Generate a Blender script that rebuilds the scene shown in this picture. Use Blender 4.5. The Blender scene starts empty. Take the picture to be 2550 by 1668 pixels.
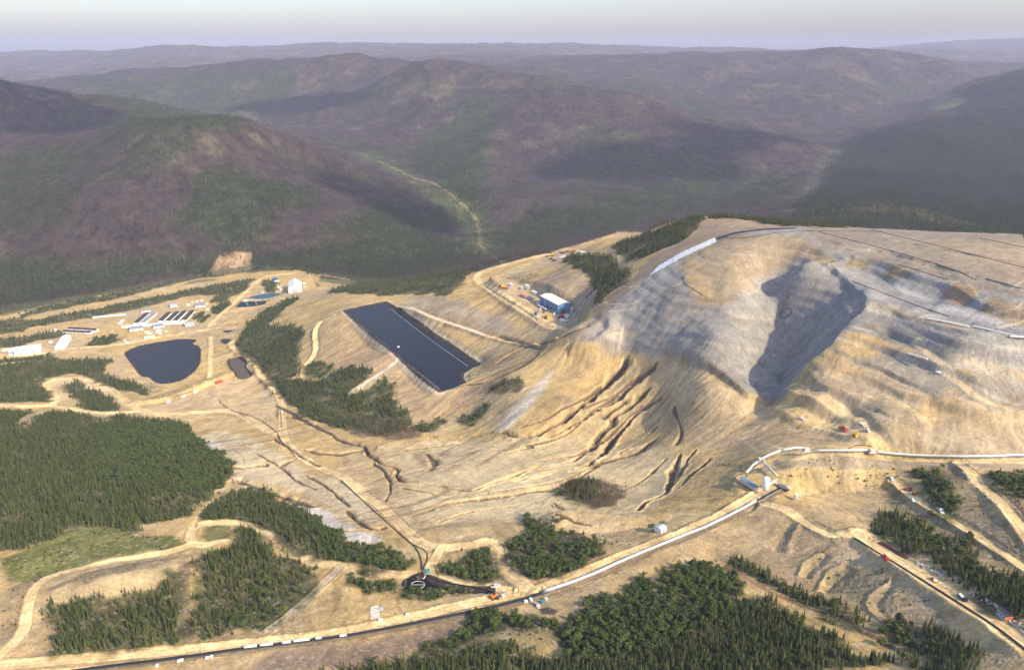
import bpy, bmesh, math, random
import numpy as np
from mathutils import Vector, Matrix
Q = 1.0                      # grid density
rng = np.random.default_rng(7)
random.seed(7)
scene = bpy.context.scene
COL = scene.collection
# ------------------------------------------------------------------ camera model (metres; photograph is 2550 x 1668)
H, FPX, PITCH, UC, VC = 560.0, 2000.0, math.radians(19.4), 1275.0, 834.0
CP, SP = math.cos(PITCH), math.sin(PITCH)
def ray(u, v):
    cu, cv = (u-UC)/FPX, (VC-v)/FPX
    return np.array([cu, CP+SP*cv, -SP+CP*cv])
def at_z(u, v, z):
    d = ray(u, v); t = (z-H)/d[2]; return d[0]*t, d[1]*t, z
def at_y(u, v, y):
    d = ray(u, v); t = y/d[1]; return d[0]*t, y, H+d[2]*t
def project(x, y, z):
    dep = y*CP-(z-H)*SP; up = y*SP+(z-H)*CP
    return UC+FPX*x/dep, VC-FPX*up/dep, dep
cam = bpy.data.cameras.new('camera'); camo = bpy.data.objects.new('camera', cam); COL.objects.link(camo)
cam.sensor_width = 36; cam.lens = 36*FPX/2550; cam.clip_start = 1; cam.clip_end = 90000
camo.location = (0, 0, H); camo.rotation_euler = (math.radians(90)-PITCH, 0, 0)
scene.camera = camo
# ------------------------------------------------------------------ noise
def _hash(ix, iy, s):
    h = (ix.astype(np.uint32)*np.uint32(374761393) + iy.astype(np.uint32)*np.uint32(668265263) + np.uint32((s*2246822519+12345) & 0xffffffff))
    h ^= h >> np.uint32(13); h *= np.uint32(1274126177); h ^= h >> np.uint32(16)
    return (h & np.uint32(0xffff)).astype(np.float32)*np.float32(1/65535.0)
def vnoise(x, y, s=0):
    fx, fy = np.floor(x), np.floor(y)
    ix, iy = fx.astype(np.int64), fy.astype(np.int64)
    tx, ty = (x-fx).astype(np.float32), (y-fy).astype(np.float32)
    tx = tx*tx*(3-2*tx); ty = ty*ty*(3-2*ty)
    a, b = _hash(ix, iy, s), _hash(ix+1, iy, s)
    c, d = _hash(ix, iy+1, s), _hash(ix+1, iy+1, s)
    a = a+(b-a)*tx; c = c+(d-c)*tx
    return (a+(c-a)*ty)*2-1
def fbm(x, y, scale, octs=4, s=0, gain=0.5):
    x = x/scale; y = y/scale; out = 0; amp = 1.0; tot = 0
    for o in range(octs):
        out = out+vnoise(x+o*17.3, y-o*9.7, s+o)*amp; tot += amp
        x, y = (x*0.8+y*0.6)*2.03, (-x*0.6+y*0.8)*2.03; amp *= gain
    return out/tot*1.6
def sstep(a, b, x):
    t = np.clip((x-a)/(b-a), 0, 1); return t*t*(3-2*t)
# ------------------------------------------------------------------ terrain control heights
# (u, v, z): photo pixel and height; the second list is (u, v, forward distance y); the third (u, y, z) lies out of sight behind crests
CZ = """0 1668 188;400 1668 192;800 1668 196;1275 1668 205;1700 1668 222;2100 1668 240;2550 1668 262;1275 2000 215;0 2000 200;2550 2000 265;-300 1668 182;2850 1668 268
0 1640 188;400 1600 188;800 1560 188;1100 1520 188;1300 1485 190;1500 1420 194;1700 1340 200;1880 1250 207
600 1500 178;700 1400 172;300 1450 178;100 1500 182;0 1400 175;300 1350 165;60 1300 155;250 1200 120;500 1270 140;0 1200 118;550 1150 105;0 1100 80;300 1080 75;550 1060 62;100 1030 55;300 1020 48
-300 1200 118;-300 1000 30;-300 1400 172;900 1480 180
650 1050 60;900 1080 85;750 1150 100;900 1250 135;1050 1370 172;1000 1180 115;1200 1150 120;1300 1250 150;1450 1290 165;1150 1300 155;1350 1380 180;1600 1300 180;1750 1250 192
1000 1090 88;1200 1080 104;1300 1000 138;1400 1000 150;1400 1080 128;1500 1100 128;1450 1180 140;1600 1200 155;1700 1150 165;1650 1050 155
1550 890 178;1650 900 195;1500 950 156;1650 980 170;1750 960 204;1430 900 166;1450 850 190;1350 930 150
1946 739 262;1929 810 240;1943 864 226;1950 910 214;1946 949 207;1914 1003 198;1939 1012 200;2032 653 312;2079 685 303;2129 739 298;2150 767 295;2111 806 281;2079 842 272;2057 874 262;1996 917 236;1971 949 226;1964 971 222;1990 640 318
1800 830 245;1750 780 250;1850 760 262;1700 830 228;1700 900 207;1800 930 211;1850 980 206;1750 680 285;1850 690 287;1650 780 239;1780 600 304;1620 680 265;1500 780 218;1430 830 194;1900 620 311;1950 580 324
1850 1080 188;1800 1130 180;1950 1090 205;1900 1135 207;2100 1130 217;2550 1140 225;2300 1135 221;2200 1110 222;2200 1060 235;2450 1080 237;2000 1050 212;2100 1075 218;2060 1030 222
2050 990 235;2250 1000 246;2450 1000 256;2100 900 257;2300 900 272;2500 920 276;2200 820 280;2400 850 294;2550 875 290;2250 790 293;2200 760 296;2400 810 299;2550 840 301;2300 770 301;2200 720 301
2079 624 319;2236 664 318;2379 703 318;2550 760 319;2079 664 307;2200 696 303;2343 739 303;2550 814 304;2550 650 328;2300 600 330;2050 580 328;2550 590 330;2000 570 326;2750 650 330;2750 850 300;2750 1000 262;2750 1140 228
2050 1180 205;2150 1200 205;2000 1260 204;2200 1290 214;2400 1200 235;2550 1200 236;2300 1330 225;2550 1400 250;2400 1280 232;2200 1390 230;2400 1500 244;2550 1590 258;2100 1310 222;2750 1300 255;2800 1500 262
2100 1450 215;2300 1600 232;1950 1400 205;1800 1400 198;2000 1550 218;1500 1550 202;1300 1600 198;1000 1600 190
862 775 104;960 755 104;1185 912 104;1097 972 104;980 875 104;1075 830 104
760 960 55;850 905 70;950 1030 75;1100 1050 88;1200 1000 112;1250 960 135;1230 880 125;1000 780 112;1100 790 125;1150 720 140;1050 735 118;1300 850 140;1380 820 160;1250 775 148
1180 690 150;1220 685 154;1370 795 168;1300 745 168;1400 790 170;1250 715 160;1400 720 193;1450 760 183;1480 720 215;1300 640 175;1420 640 190;1500 600 222;1600 590 240;1550 660 235;1650 560 270;1750 540 300;1200 660 135;1850 545 310
700 800 40;680 880 30;800 750 70;850 730 75;780 900 58;650 960 22;700 1030 51;850 1060 75
0 870 5;200 830 2;400 780 0;400 850 -1;450 900 -1;400 960 5;550 820 0;600 740 8;735 700 12;640 690 8;100 980 25;0 960 20;200 930 10;560 960 8;620 1000 28;-200 870 5
0 790 -8;250 740 -10;450 700 -8;600 680 0;0 740 -5;0 700 5;300 680 8;500 660 8;800 660 12;1000 700 60;1100 680 95;900 700 35;1000 640 0;1240 620 -10
500 600 60;200 600 70;800 600 45;1050 600 15;1100 560 0;500 500 140;200 500 150;800 500 115;1000 500 60;950 450 80;500 400 225;200 400 210;750 400 190;430 316 320;600 325 300;720 350 255;820 385 200;300 320 300;150 370 240;0 600 60;0 500 130;0 420 180"""
CY = """1170 540 2900;1100 470 3400;950 400 4100;700 315 5200;620 285 5700;0 215 3660;200 235 3958;350 260 4237;500 285 4463;-200 200 3600;0 330 3300;100 300 3500
300 165 7500;180 220 6500;480 172 7500;600 150 7200;800 130 7000;950 150 6800;1000 160 6600;700 250 6000;450 240 6400;850 220 6200;250 200 7000;520 250 6200
1040 148 5900;1200 165 5600;1350 188 5300;1550 225 5000;1700 262 4800;1850 318 4500;1980 350 4300;1000 300 5000;1200 300 4700;1400 300 4500;1600 320 4300;1250 400 3900;1500 400 3800;1750 400 3900;1950 430 3700;1300 500 3050;1600 500 3050;1900 500 3050;1350 600 2550;1600 560 2700;1100 230 5300
2010 460 3400;2050 400 4000;2080 370 4400;2370 260 6500;2340 230 7000
1700 135 9000;1850 130 9000;2000 135 9000;2120 118 8500;2250 135 8500;2400 160 8200;2500 165 8000;1700 230 7000;1900 210 7000;2100 220 6800;1900 300 5800;2100 300 5800;2250 280 6200;2050 360 4800;1600 200 6500;1620 150 7900;2000 175 7500
300 130 14000;400 117 13000;600 118 13000;700 112 14000;900 110 14000;1150 108 14000;1400 107 15000;1550 113 15000;1800 120 14000;1200 130 10000;500 150 10500;1450 140 9500;1100 140 9500;0 140 16000;120 130 16000;250 140 16000;100 180 11000;0 190 10000;200 190 10000;-300 140 14000
2550 98 17000;2250 124 17000;2550 140 12000;2550 170 6000;2450 200 6200;2380 235 6400;2550 275 4600;2350 290 4700;2150 330 4500;2060 370 4300;2400 400 3700;2550 400 3600;2200 430 3400;2500 500 2800;2200 480 2900;2050 500 2500;2150 495 2400;2300 530 2250;2450 565 2100;2550 575 2050;2800 150 6000;2800 270 4500;2850 400 3500"""
CH = """430 3400 250;650 3500 150;200 3300 240;1200 6500 330;1550 5900 200;1850 5300 60;1040 6500 380;1200 1900 70;1420 1750 130;1600 1700 160;1750 1600 210;2550 1250 260;2000 1400 230;2300 1300 250;2300 1550 190;2550 1500 200;2050 1750 170;2150 2750 70;600 8500 300;900 8200 330;2120 11000 400;1700 11000 400;0 4300 300;250 4800 220;0 5500 180;0 8000 200
1275 25000 600;300 24000 500;2300 24000 600;1275 19000 560;400 18000 450;2000 18000 480;-800 24000 500;3300 24000 600;-800 14000 400;3300 14000 400;-800 8000 350;3400 8000 350;-800 3000 250;3300 3000 200;-800 1500 20;3300 1200 270;-800 700 130;3400 600 255;1275 160 230;0 160 215;2550 160 270;3300 300 280;-900 350 200;1275 330 210"""
P = []
for row in CZ.replace('\n', ';').split(';'):
    u, v, z = map(float, row.split()); x, y, z = at_z(u, v, z); P.append((x, y, z))
for row in CY.replace('\n', ';').split(';'):
    u, v, y = map(float, row.split()); P.append(at_y(u, v, y))
for row in CH.replace('\n', ';').split(';'):
    u, y, z = map(float, row.split())
    x = (u-UC)/FPX*(y*CP+(H-z)*SP); P.append((x, y, z))
P = np.array(P)
def toW(x, y): return np.arctan2(x, y), 0.5*np.log(x*x+y*y)
pa, pl = toW(P[:, 0], P[:, 1])
PW = np.stack([pa, pl], 1)
C2 = 0.022**2
def kern(A, B): return np.sqrt(((A[:, None, :]-B[None])**2).sum(-1)+C2)
n = len(P)
SM = np.where(P[:, 1] > 2300, 0.0006, 0.0025)
K = np.zeros((n+3, n+3)); K[:n, :n] = -kern(PW, PW) + np.diag(SM)
K[:n, n] = 1; K[:n, n+1:] = PW; K[n:, :n] = K[:n, n:].T
sol = np.linalg.solve(K, np.concatenate([P[:, 2], [0, 0, 0]]))
# ------------------------------------------------------------------ fan grid: even in azimuth and in log distance, so detail follows distance
NA = int(1500*Q); A0, A1 = math.radians(-50), math.radians(50)
ga = np.linspace(A0, A1, NA)
def rows(segs):
    out = []
    for d0, d1, st in segs:
        k = max(2, int((math.log(d1)-math.log(d0))/st*Q)); out += list(np.linspace(math.log(d0), math.log(d1), k, endpoint=False))
    return np.array(out+[math.log(segs[-1][1])])
gl = rows([(150, 340, .006), (340, 1350, .0016), (1350, 3500, .0021), (3500, 26000, .0032)])
NL = len(gl)
# coarse evaluation, then cubic upsampling
ca = np.linspace(A0, A1, 300); cl = np.linspace(gl[0], gl[-1], 620)
G = np.stack(np.meshgrid(cl, ca, indexing='ij'), -1)[..., ::-1].reshape(-1, 2)
zc = np.empty(len(G))
for i in range(0, len(G), 20000):
    g = G[i:i+20000]; zc[i:i+20000] = -kern(g, PW) @ sol[:n] + sol[n] + g @ sol[n+1:]
zc = zc.reshape(len(cl), len(ca))
def cubmat(src, dst):
    t = (dst-src[0])/(src[1]-src[0]); i = np.clip(np.floor(t).astype(int), 1, len(src)-3); f = t-i
    w = [(-f**3+2*f*f-f)/2, (3*f**3-5*f*f+2)/2, (-3*f**3+4*f*f+f)/2, (f**3-f*f)/2]
    return i, w
def upsample(z):
    i, w = cubmat(cl, gl); z1 = sum(w[k][:, None]*z[i+k-1] for k in range(4))
    i, w = cubmat(ca, ga); return sum(w[k][None]*z1[:, i+k-1] for k in range(4))
Z = upsample(zc)
LA, LL = np.meshgrid(ga, gl)                     # [row, col]
D = np.exp(gl)[:, None]
X = D*np.sin(LA); Y = D*np.cos(LA)
def sample(F, a, l):
    i = np.interp(l, gl, np.arange(NL)); j = (np.asarray(a)-A0)/(A1-A0)*(NA-1)
    i0 = np.clip(np.floor(i).astype(int), 0, NL-2); j0 = np.clip(np.floor(j).astype(int), 0, NA-2)
    fi, fj = i-i0, j-j0
    return F[i0, j0]*(1-fi)*(1-fj)+F[i0+1, j0]*fi*(1-fj)+F[i0, j0+1]*(1-fi)*fj+F[i0+1, j0+1]*fi*fj
def ground(x, y):
    a, l = toW(np.asarray(x, float), np.asarray(y, float)); return sample(Z, a, l)
def hit(u, v):
    """photo pixel -> point where its sight line first meets the ground, as (azimuth, log distance)"""
    d = ray(u, v); a = math.atan2(d[0], d[1]); h = math.hypot(d[0], d[1])
    j = (a-A0)/(A1-A0)*(NA-1); j0 = int(np.clip(math.floor(j), 0, NA-2)); f = j-j0
    zz = Z[:, j0]*(1-f)+Z[:, j0+1]*f
    zr = H+np.exp(gl)/h*d[2]
    k = np.nonzero(zz >= zr)[0]
    k = k[k > 2]
    if len(k) == 0: return a, gl[-20]
    k = k[0]; e0, e1 = zr[k-1]-zz[k-1], zr[k]-zz[k]
    t = e0/(e0-e1) if e0 != e1 else 0
    return a, gl[k-1]+(gl[k]-gl[k-1])*min(max(t, 0), 1)
def spot(u, v):
    a, l = hit(u, v); d = math.exp(l); x, y = d*math.sin(a), d*math.cos(a)
    return x, y, float(sample(Z, a, l))
def pts(s): return [tuple(map(float, p.split(','))) for p in s.split()]
def dens(p, closed=False, step=14):
    out = []; m = len(p)
    for i in range(m if closed else m-1):
        a, b = p[i], p[(i+1) % m]; k = max(1, int(math.hypot(b[0]-a[0], b[1]-a[1])/step))
        out += [(a[0]+(b[0]-a[0])*t/k, a[1]+(b[1]-a[1])*t/k) for t in range(k)]
    if not closed: out.append(p[-1])
    return out
def smooth(p, it=2, closed=False):
    for _ in range(it):
        q = []; m = len(p)
        for i in range(m if closed else m-1):
            a, b = p[i], p[(i+1) % m]
            q += [(a[0]*.75+b[0]*.25, a[1]*.75+b[1]*.25), (a[0]*.25+b[0]*.75, a[1]*.25+b[1]*.75)]
        p = q if closed else [p[0]]+q+[p[-1]]
    return p
def path(s, it=2): return np.array([hit(*p) for p in dens(smooth(pts(s), it))])
def poly(s, it=0): return np.array([hit(*p) for p in dens(smooth(pts(s), it, True), True)])
def window(W, pad):
    j0 = int((W[:, 0].min()-pad-A0)/(A1-A0)*(NA-1)); j1 = int((W[:, 0].max()+pad-A0)/(A1-A0)*(NA-1))+2
    i0, i1 = np.searchsorted(gl, [W[:, 1].min()-pad, W[:, 1].max()+pad])
    return slice(max(i0-1, 0), min(i1+1, NL)), slice(max(j0, 0), min(max(j1, 1), NA))
def segdist(W, a, l):
    """distance to a polyline, position along it (0..1 per vertex) and side"""
    best = np.full(a.shape, 9e9); par = np.zeros(a.shape); side = np.zeros(a.shape)
    for k in range(len(W)-1):
        p, q = W[k], W[k+1]; e = q-p; ee = e@e+1e-14
        t = np.clip(((a-p[0])*e[0]+(l-p[1])*e[1])/ee, 0, 1)
        dx, dy = a-p[0]-t*e[0], l-p[1]-t*e[1]; d2 = dx*dx+dy*dy
        m = d2 < best
        best = np.where(m, d2, best); par = np.where(m, k+t, par); side = np.where(m, e[0]*dy-e[1]*dx, side)
    return np.sqrt(best), par/(len(W)-1), np.sign(side)
def sdf(W, a, l):
    """signed distance to a closed polygon, negative inside"""
    ins = np.zeros(a.shape, bool); best = np.full(a.shape, 9e9); m = len(W)
    for k in range(m):
        p, q = W[k], W[(k+1) % m]; e = q-p; ee = e@e+1e-14
        t = np.clip(((a-p[0])*e[0]+(l-p[1])*e[1])/ee, 0, 1)
        dx, dy = a-p[0]-t*e[0], l-p[1]-t*e[1]; best = np.minimum(best, dx*dx+dy*dy)
        if p[1] != q[1]:
            c = ((p[1] > l) != (q[1] > l)) & (a < (q[0]-p[0])*(l-p[1])/(q[1]-p[1])+p[0]); ins ^= c
    return np.sqrt(best)*np.where(ins, -1, 1)
WN1 = fbm(X, Y, 22, 3, 50); WN2 = fbm(X, Y, 22, 3, 60)      # edge wobble, metres
WB1 = fbm(X, Y, 160, 4, 70); WB2 = fbm(X, Y, 160, 4, 80)
def amask(W, soft=2.0, wob=3.0, big=0.0):
    """area mask over a window: soft edge and wobble in metres"""
    dm = math.exp(W[:, 1].max()); dn = math.exp(W[:, 1].min())
    sl = window(W, (soft+2*wob+2*big)/dn)
    a, l, d = LA[sl], LL[sl], np.broadcast_to(D, X.shape)[sl]
    a = a+(WN1[sl]*wob+WB1[sl]*big)/d; l = l+(WN2[sl]*wob+WB2[sl]*big)/d
    return sl, sstep(soft, -soft, sdf(W, a, l)*d)
def lmask(W, width, soft=1.5, wob=0.6):
    dn = math.exp(W[:, 1].min())
    sl = window(W, (width+soft+2*wob)/dn)
    a, l, d = LA[sl], LL[sl], np.broadcast_to(D, X.shape)[sl]
    a = a+WN1[sl]*wob/d; l = l+WN2[sl]*wob/d
    dd, par, side = segdist(W, a, l)
    return sl, dd*d, par, side
HAZE, EXPO, DENOISE = 4.5e-5, 0.80, True
# ------------------------------------------------------------------ landforms
EDGE = "0,785 150,752 320,722 430,705 560,685 640,672 740,674 800,695 900,700 1000,705 1100,690 1180,680 1240,660 1330,640 1450,610 1540,582 1600,580 1700,545 1760,538 1900,545 2000,558 2100,565 2300,575 2550,585 2700,700"
MINE = poly(EDGE+" 2900,650 3350,720 3350,1900 -800,1900 -800,1000 -300,860")
MW = np.zeros(X.shape, np.float32); sl, m = amask(MINE, 6, 5, 4); MW[sl] = m
FAR = sstep(1900, 3200, Y).astype(np.float32)
# relief of the wooded hills
Z += sstep(8000, 11000, np.broadcast_to(D, X.shape))*(fbm(X, Y, 3200, 3, 401)*55-np.abs(fbm(X, Y, 1300, 3, 411))*40+10)
R1n = fbm(X, Y, 900, 5, 3); R2n = fbm(X, Y, 260, 4, 13)
Z += (1-MW)*(FAR*(-np.abs(R1n)*54+16+R2n*13) + (1-FAR)*R2n*2.0*sstep(300, 900, D))
# heap, slide and pit slopes: lumps and dozed rills
Z += MW*(fbm(X, Y, 60, 4, 23)*1.3 + fbm(X, Y, 14, 3, 33)*0.35)
def level(W, z, soft):
    dn = math.exp(W[:, 1].min()); sl = window(W, soft/dn*1.2)
    s = sdf(W, LA[sl], LL[sl])*np.broadcast_to(D, X.shape)[sl]
    Z[sl] += (z-Z[sl])*sstep(soft, 0, s); return sl, s
WATER = []; LINER = []
def pond(s, kind, dig=5.0, soft=10, bank=0.55, drop=1.2, z=None, it=1):
    W = poly(s, it)
    if z is None: z = float(np.percentile(sample(Z, W[:, 0], W[:, 1]), 35))
    q = np.array([at_z(u, v, z-drop) for u, v in dens(smooth(pts(s), it, True), True, 8)]); W = np.stack(toW(q[:, 0], q[:, 1]), 1)
    sl, sd_ = level(W, z, soft)
    Z[sl] -= np.clip((drop/bank-sd_)*bank, 0, dig)
    WATER.append((W, z-drop, kind, z)); LINER.append((sl, sd_, drop/bank))
    return sl, sd_
def gully(s, w, depth, lip=0.0, taper=.06, rough=0.35, it=2, w2=None, dark=True):
    W = path(s, it); w0 = w; w2 = w2 or w*.8
    sl, d, par, side = lmask(W, w*1.6, 0, w*0.3)
    w = (w0+(w2-w0)*np.sqrt(par))*np.clip(GV[sl], .6, 1.6)*np.clip(np.minimum(par, 1-par)/.05, .25, 1)
    depth = depth*np.clip(.35+.65*w/w0, 0, 1.2)
    k = np.minimum(1, np.minimum(par, 1-par)/taper+0.15)*(1+WN1[sl]*rough)
    Z[sl] -= 1.25*depth*k*np.clip(1-d/w, 0, 1)**1.15
    if lip: Z[sl] += lip*k*np.clip(1-np.abs(d-w*1.1)/(w*.5), 0, 1)*(side > 0)
    if dark: GUL.append((W, w0, w2))
GUL = []
GV = 1+.55*fbm(X, Y, 30, 2, 341)+.3*fbm(X, Y, 9, 2, 351)
def road(s, w, cut=1.0, sm=9, it=2, tone=.95):
    W = path(s, it)
    zp = sample(Z, W[:, 0], W[:, 1])
    for _ in range(sm): zp[1:-1] = (zp[:-2]+zp[1:-1]*2+zp[2:])/4
    sl, d, par, side = lmask(W, w*2.2, 0, 0.3)
    zz = np.interp(par, np.linspace(0, 1, len(zp)), zp)
    Z[sl] += (zz-Z[sl])*sstep(w*2.1, w*1.0, d)*cut
    Z[sl] += .9*(tone > .9)*min(1, w/4)*np.exp(-((d-w*1.2)/(w*.22))**2)*(WN1[sl]*.5+.8)
    ROADS.append((W, w, tone)); return W
ROADS = []
def step(s, h, w, reach, it=1):
    """a scarp along a line: ground to the left of the drawing direction rises by h and eases off over reach"""
    W = path(s, it); sl, d, par, side = lmask(W, reach, 0, 1.5)
    k = np.minimum(1, np.minimum(par, 1-par)/.08)
    sd_ = d*side
    Z[sl] += h*k*np.where(sd_ > 0, sstep(0, w, sd_)*sstep(reach, w, sd_), 0)
def mound(u, v, r, h, stretch=1.0, ang=0):
    x, y, z = spot(u, v); W = np.array([toW(x-r, y-r), toW(x+r, y+r)]); sl = window(W, 2.5*r*max(stretch, 1)/math.hypot(x, y))
    dx, dy = X[sl]-x, Y[sl]-y; c, s_ = math.cos(ang), math.sin(ang); p, q = (dx*c+dy*s_)/stretch, -dx*s_+dy*c
    Z[sl] += h*np.clip(1-np.sqrt(p*p+q*q)/r, 0, 1)**.8
# ponds
# basin with a floating ring, lower centre
pond("1009,1455 1018,1441 1043,1431 1064,1435 1100,1452 1136,1469 1171,1475 1221,1481 1223,1488 1189,1483 1154,1480 1100,1464 1064,1467 1029,1465", 'basin', 2.5, 4, .6, .9)
pond("862,775 958,755 972,764 1187,911 1172,916 1146,932 1144,945 1150,960 1098,974", 'process', 7, 16, .5, 1.6, 104, 0)
pond("315,883 320,876 345,865 365,860 420,850 455,846 488,848 470,858 495,866 494,895 492,910 480,925 465,938 450,947 430,953 410,955 400,955 385,947 378,940 365,937 355,937 340,915 325,895", 'round', 6, 14, .5, 1.5)
pond("569,897 575,893 595,892 605,898 612,905 608,915 615,925 624,933 624,940 618,943 610,945 600,942 590,935 578,917", 'small', 4, 8, .5, 1.0)
pond("617,742 640,735 665,731 700,730 697,740 670,744 640,745", 'teal', 4, 8, .5, .8)
pond("589,765 598,752 665,749 655,762", 'cells', 4, 8, .5, .6, None, 0)
pond("550,848 556,843 575,845 573,852 568,857 555,857", 'ditch', 3, 5, .5, .5)
pond("555,823 585,822 580,828 558,828", 'ditch', 3, 5, .5, .5)
# building pads and camp ground
for s, soft in (("1225,705 1260,700 1340,715 1430,770 1440,800 1390,812 1330,775 1270,745", 16), ("1840,1195 1920,1165 1965,1205 1960,1225 1890,1245 1830,1215", 8),
                ("0,900 0,875 60,850 180,835 260,845 170,872 80,890", 12), ("190,815 330,760 500,745 560,760 500,815 400,832 250,840", 14), ("680,705 700,690 770,690 790,712 750,725 690,725", 8)):
    W = poly(s); level(W, float(np.median(sample(Z, W[:, 0], W[:, 1]))), soft)
# roads
road("-60,1664 0,1658 357,1627 607,1606 850,1577 1100,1519 1314,1473 1386,1451 1529,1394 1700,1326 1789,1290 1843,1253 1900,1225", 4.5)
road("-60,1690 228,1666 464,1638 607,1617 850,1588 993,1562 1136,1533 1271,1505 1350,1481 1457,1445 1564,1396 1700,1339 1771,1313 1882,1254 1946,1219", 3.0)
road("580,850 575,862 600,882 640,902 648,935 680,962 705,1000 706,1040 703,1070 715,1100 745,1135 800,1165 850,1185 904,1226 957,1266 1011,1319 1050,1351 1100,1366 1171,1358 1218,1348 1239,1364 1243,1398 1261,1426 1296,1451 1332,1466", 5.5)
road("525,838 526,870 524,910 523,945", 4)
road("1100,1366 1079,1400 1071,1426 1093,1444 1136,1455 1207,1462 1279,1469", 3.8)
road("1040,1430 993,1433 939,1426 886,1413 850,1410 786,1404 732,1376 679,1333 607,1305 536,1300 493,1307 475,1328 479,1355", 4.2)
road("560,1350 520,1356 479,1358 430,1371 350,1388 250,1405 150,1430 110,1450 85,1480 70,1530 60,1570 35,1600 -20,1650", 4.0)
road("475,1318 500,1270 540,1240 580,1218", 2.0)
road("671,1569 750,1508 800,1460 850,1412", 3.0)
road("-20,897 107,880 179,869 232,864 304,858 371,844 461,830 523,820 568,814", 5)
road("521,812 550,782 595,744 627,712 650,694 675,685 735,680", 5)
road("-40,1008 71,1012 132,1010 143,996 125,971 114,956 136,946 179,940 221,946 268,967 304,992 339,1014 375,1028 429,1031 500,1028 571,1024 600,1035 661,1067 696,1081", 6)
road("132,1010 200,1022 270,1030 340,1025", 5)
road("1400,818 1364,809 1329,786 1293,761 1257,740 1221,718 1195,706 1186,691 1195,679 1221,670 1257,661 1293,649 1329,640 1364,634", 6.5, .3)
road("984,766 1025,764 1064,785 1136,810 1207,835 1257,849 1307,860 1361,856 1386,846", 4)
road("832,785 796,803 782,831 789,864 779,892 754,917 757,935 736,946", 4)
road("1880,1172 2000,1146 2200,1150 2400,1156 2600,1160", 5)
road("2390,1156 2430,1190 2480,1240 2550,1320 2600,1390", 5)
road("2225,1201 2268,1234 2304,1259 2357,1287 2411,1321 2464,1355 2518,1389 2580,1430", 4)
road("2140,1330 2161,1344 2214,1380 2250,1403 2339,1461 2429,1517 2500,1570 2600,1640", 7)
road("1900,1251 1986,1291 2039,1319 2075,1337 2111,1328 2150,1338", 4)
road("1975,960 2057,1003 2111,1039 2164,1078 2193,1103 2200,1140", 6, .55, tone=.5)
road("1946,1014 2021,1053 2093,1074 2160,1080", 6, .55, tone=.5)
road("2279,853 2343,910 2396,964 2450,1003 2550,1042 2620,1060", 3.5, .25, tone=.4)
road("2057,931 2182,964 2271,1024 2314,1067", 3, .2, tone=.3)
road("1804,1408 1861,1444 1950,1491 2057,1533 2164,1580 2271,1630 2340,1668", 2.6)
road("871,981 932,939 993,899", 3.5)
# gullies torn by the slide
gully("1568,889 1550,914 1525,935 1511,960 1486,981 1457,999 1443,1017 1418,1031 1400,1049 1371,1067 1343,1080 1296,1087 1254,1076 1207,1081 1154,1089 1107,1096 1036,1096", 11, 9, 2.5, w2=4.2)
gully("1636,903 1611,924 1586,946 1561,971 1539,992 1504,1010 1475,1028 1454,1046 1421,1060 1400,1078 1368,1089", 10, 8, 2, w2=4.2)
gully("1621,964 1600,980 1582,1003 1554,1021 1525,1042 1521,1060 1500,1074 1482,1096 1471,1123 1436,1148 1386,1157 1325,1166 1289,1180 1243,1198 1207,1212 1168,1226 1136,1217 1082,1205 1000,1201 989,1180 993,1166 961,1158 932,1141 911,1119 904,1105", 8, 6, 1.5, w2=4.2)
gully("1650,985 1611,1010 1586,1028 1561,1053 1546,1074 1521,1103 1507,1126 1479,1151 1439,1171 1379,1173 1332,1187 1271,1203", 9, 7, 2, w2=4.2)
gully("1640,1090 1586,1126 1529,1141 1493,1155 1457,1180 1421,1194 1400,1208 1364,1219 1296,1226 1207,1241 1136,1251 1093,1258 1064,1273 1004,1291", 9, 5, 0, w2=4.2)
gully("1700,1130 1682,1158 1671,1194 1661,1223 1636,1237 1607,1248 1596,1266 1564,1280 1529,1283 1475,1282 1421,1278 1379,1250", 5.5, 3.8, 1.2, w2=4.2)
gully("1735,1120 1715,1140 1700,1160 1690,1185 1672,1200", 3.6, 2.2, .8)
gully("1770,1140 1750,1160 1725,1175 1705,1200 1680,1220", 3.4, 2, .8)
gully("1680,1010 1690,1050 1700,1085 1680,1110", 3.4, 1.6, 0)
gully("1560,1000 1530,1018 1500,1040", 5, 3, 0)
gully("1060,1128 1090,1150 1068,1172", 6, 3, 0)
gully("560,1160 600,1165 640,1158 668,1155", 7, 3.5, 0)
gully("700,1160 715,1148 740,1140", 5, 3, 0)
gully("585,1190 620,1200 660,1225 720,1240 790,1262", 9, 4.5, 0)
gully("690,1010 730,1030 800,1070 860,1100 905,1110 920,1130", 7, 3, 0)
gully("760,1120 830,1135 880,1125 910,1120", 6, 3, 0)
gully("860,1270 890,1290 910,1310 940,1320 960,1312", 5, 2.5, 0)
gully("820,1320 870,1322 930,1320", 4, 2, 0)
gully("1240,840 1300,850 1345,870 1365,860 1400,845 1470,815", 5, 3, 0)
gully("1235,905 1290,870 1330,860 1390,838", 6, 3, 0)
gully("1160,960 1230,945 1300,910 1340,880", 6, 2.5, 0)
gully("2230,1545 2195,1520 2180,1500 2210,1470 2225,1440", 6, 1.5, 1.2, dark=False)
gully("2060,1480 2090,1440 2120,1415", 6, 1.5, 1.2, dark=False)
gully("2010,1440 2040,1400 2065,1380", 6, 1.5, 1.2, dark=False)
gully("1965,1300 1950,1330 1930,1355 1925,1370", 6, 1.5, 1.2, dark=False)
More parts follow.
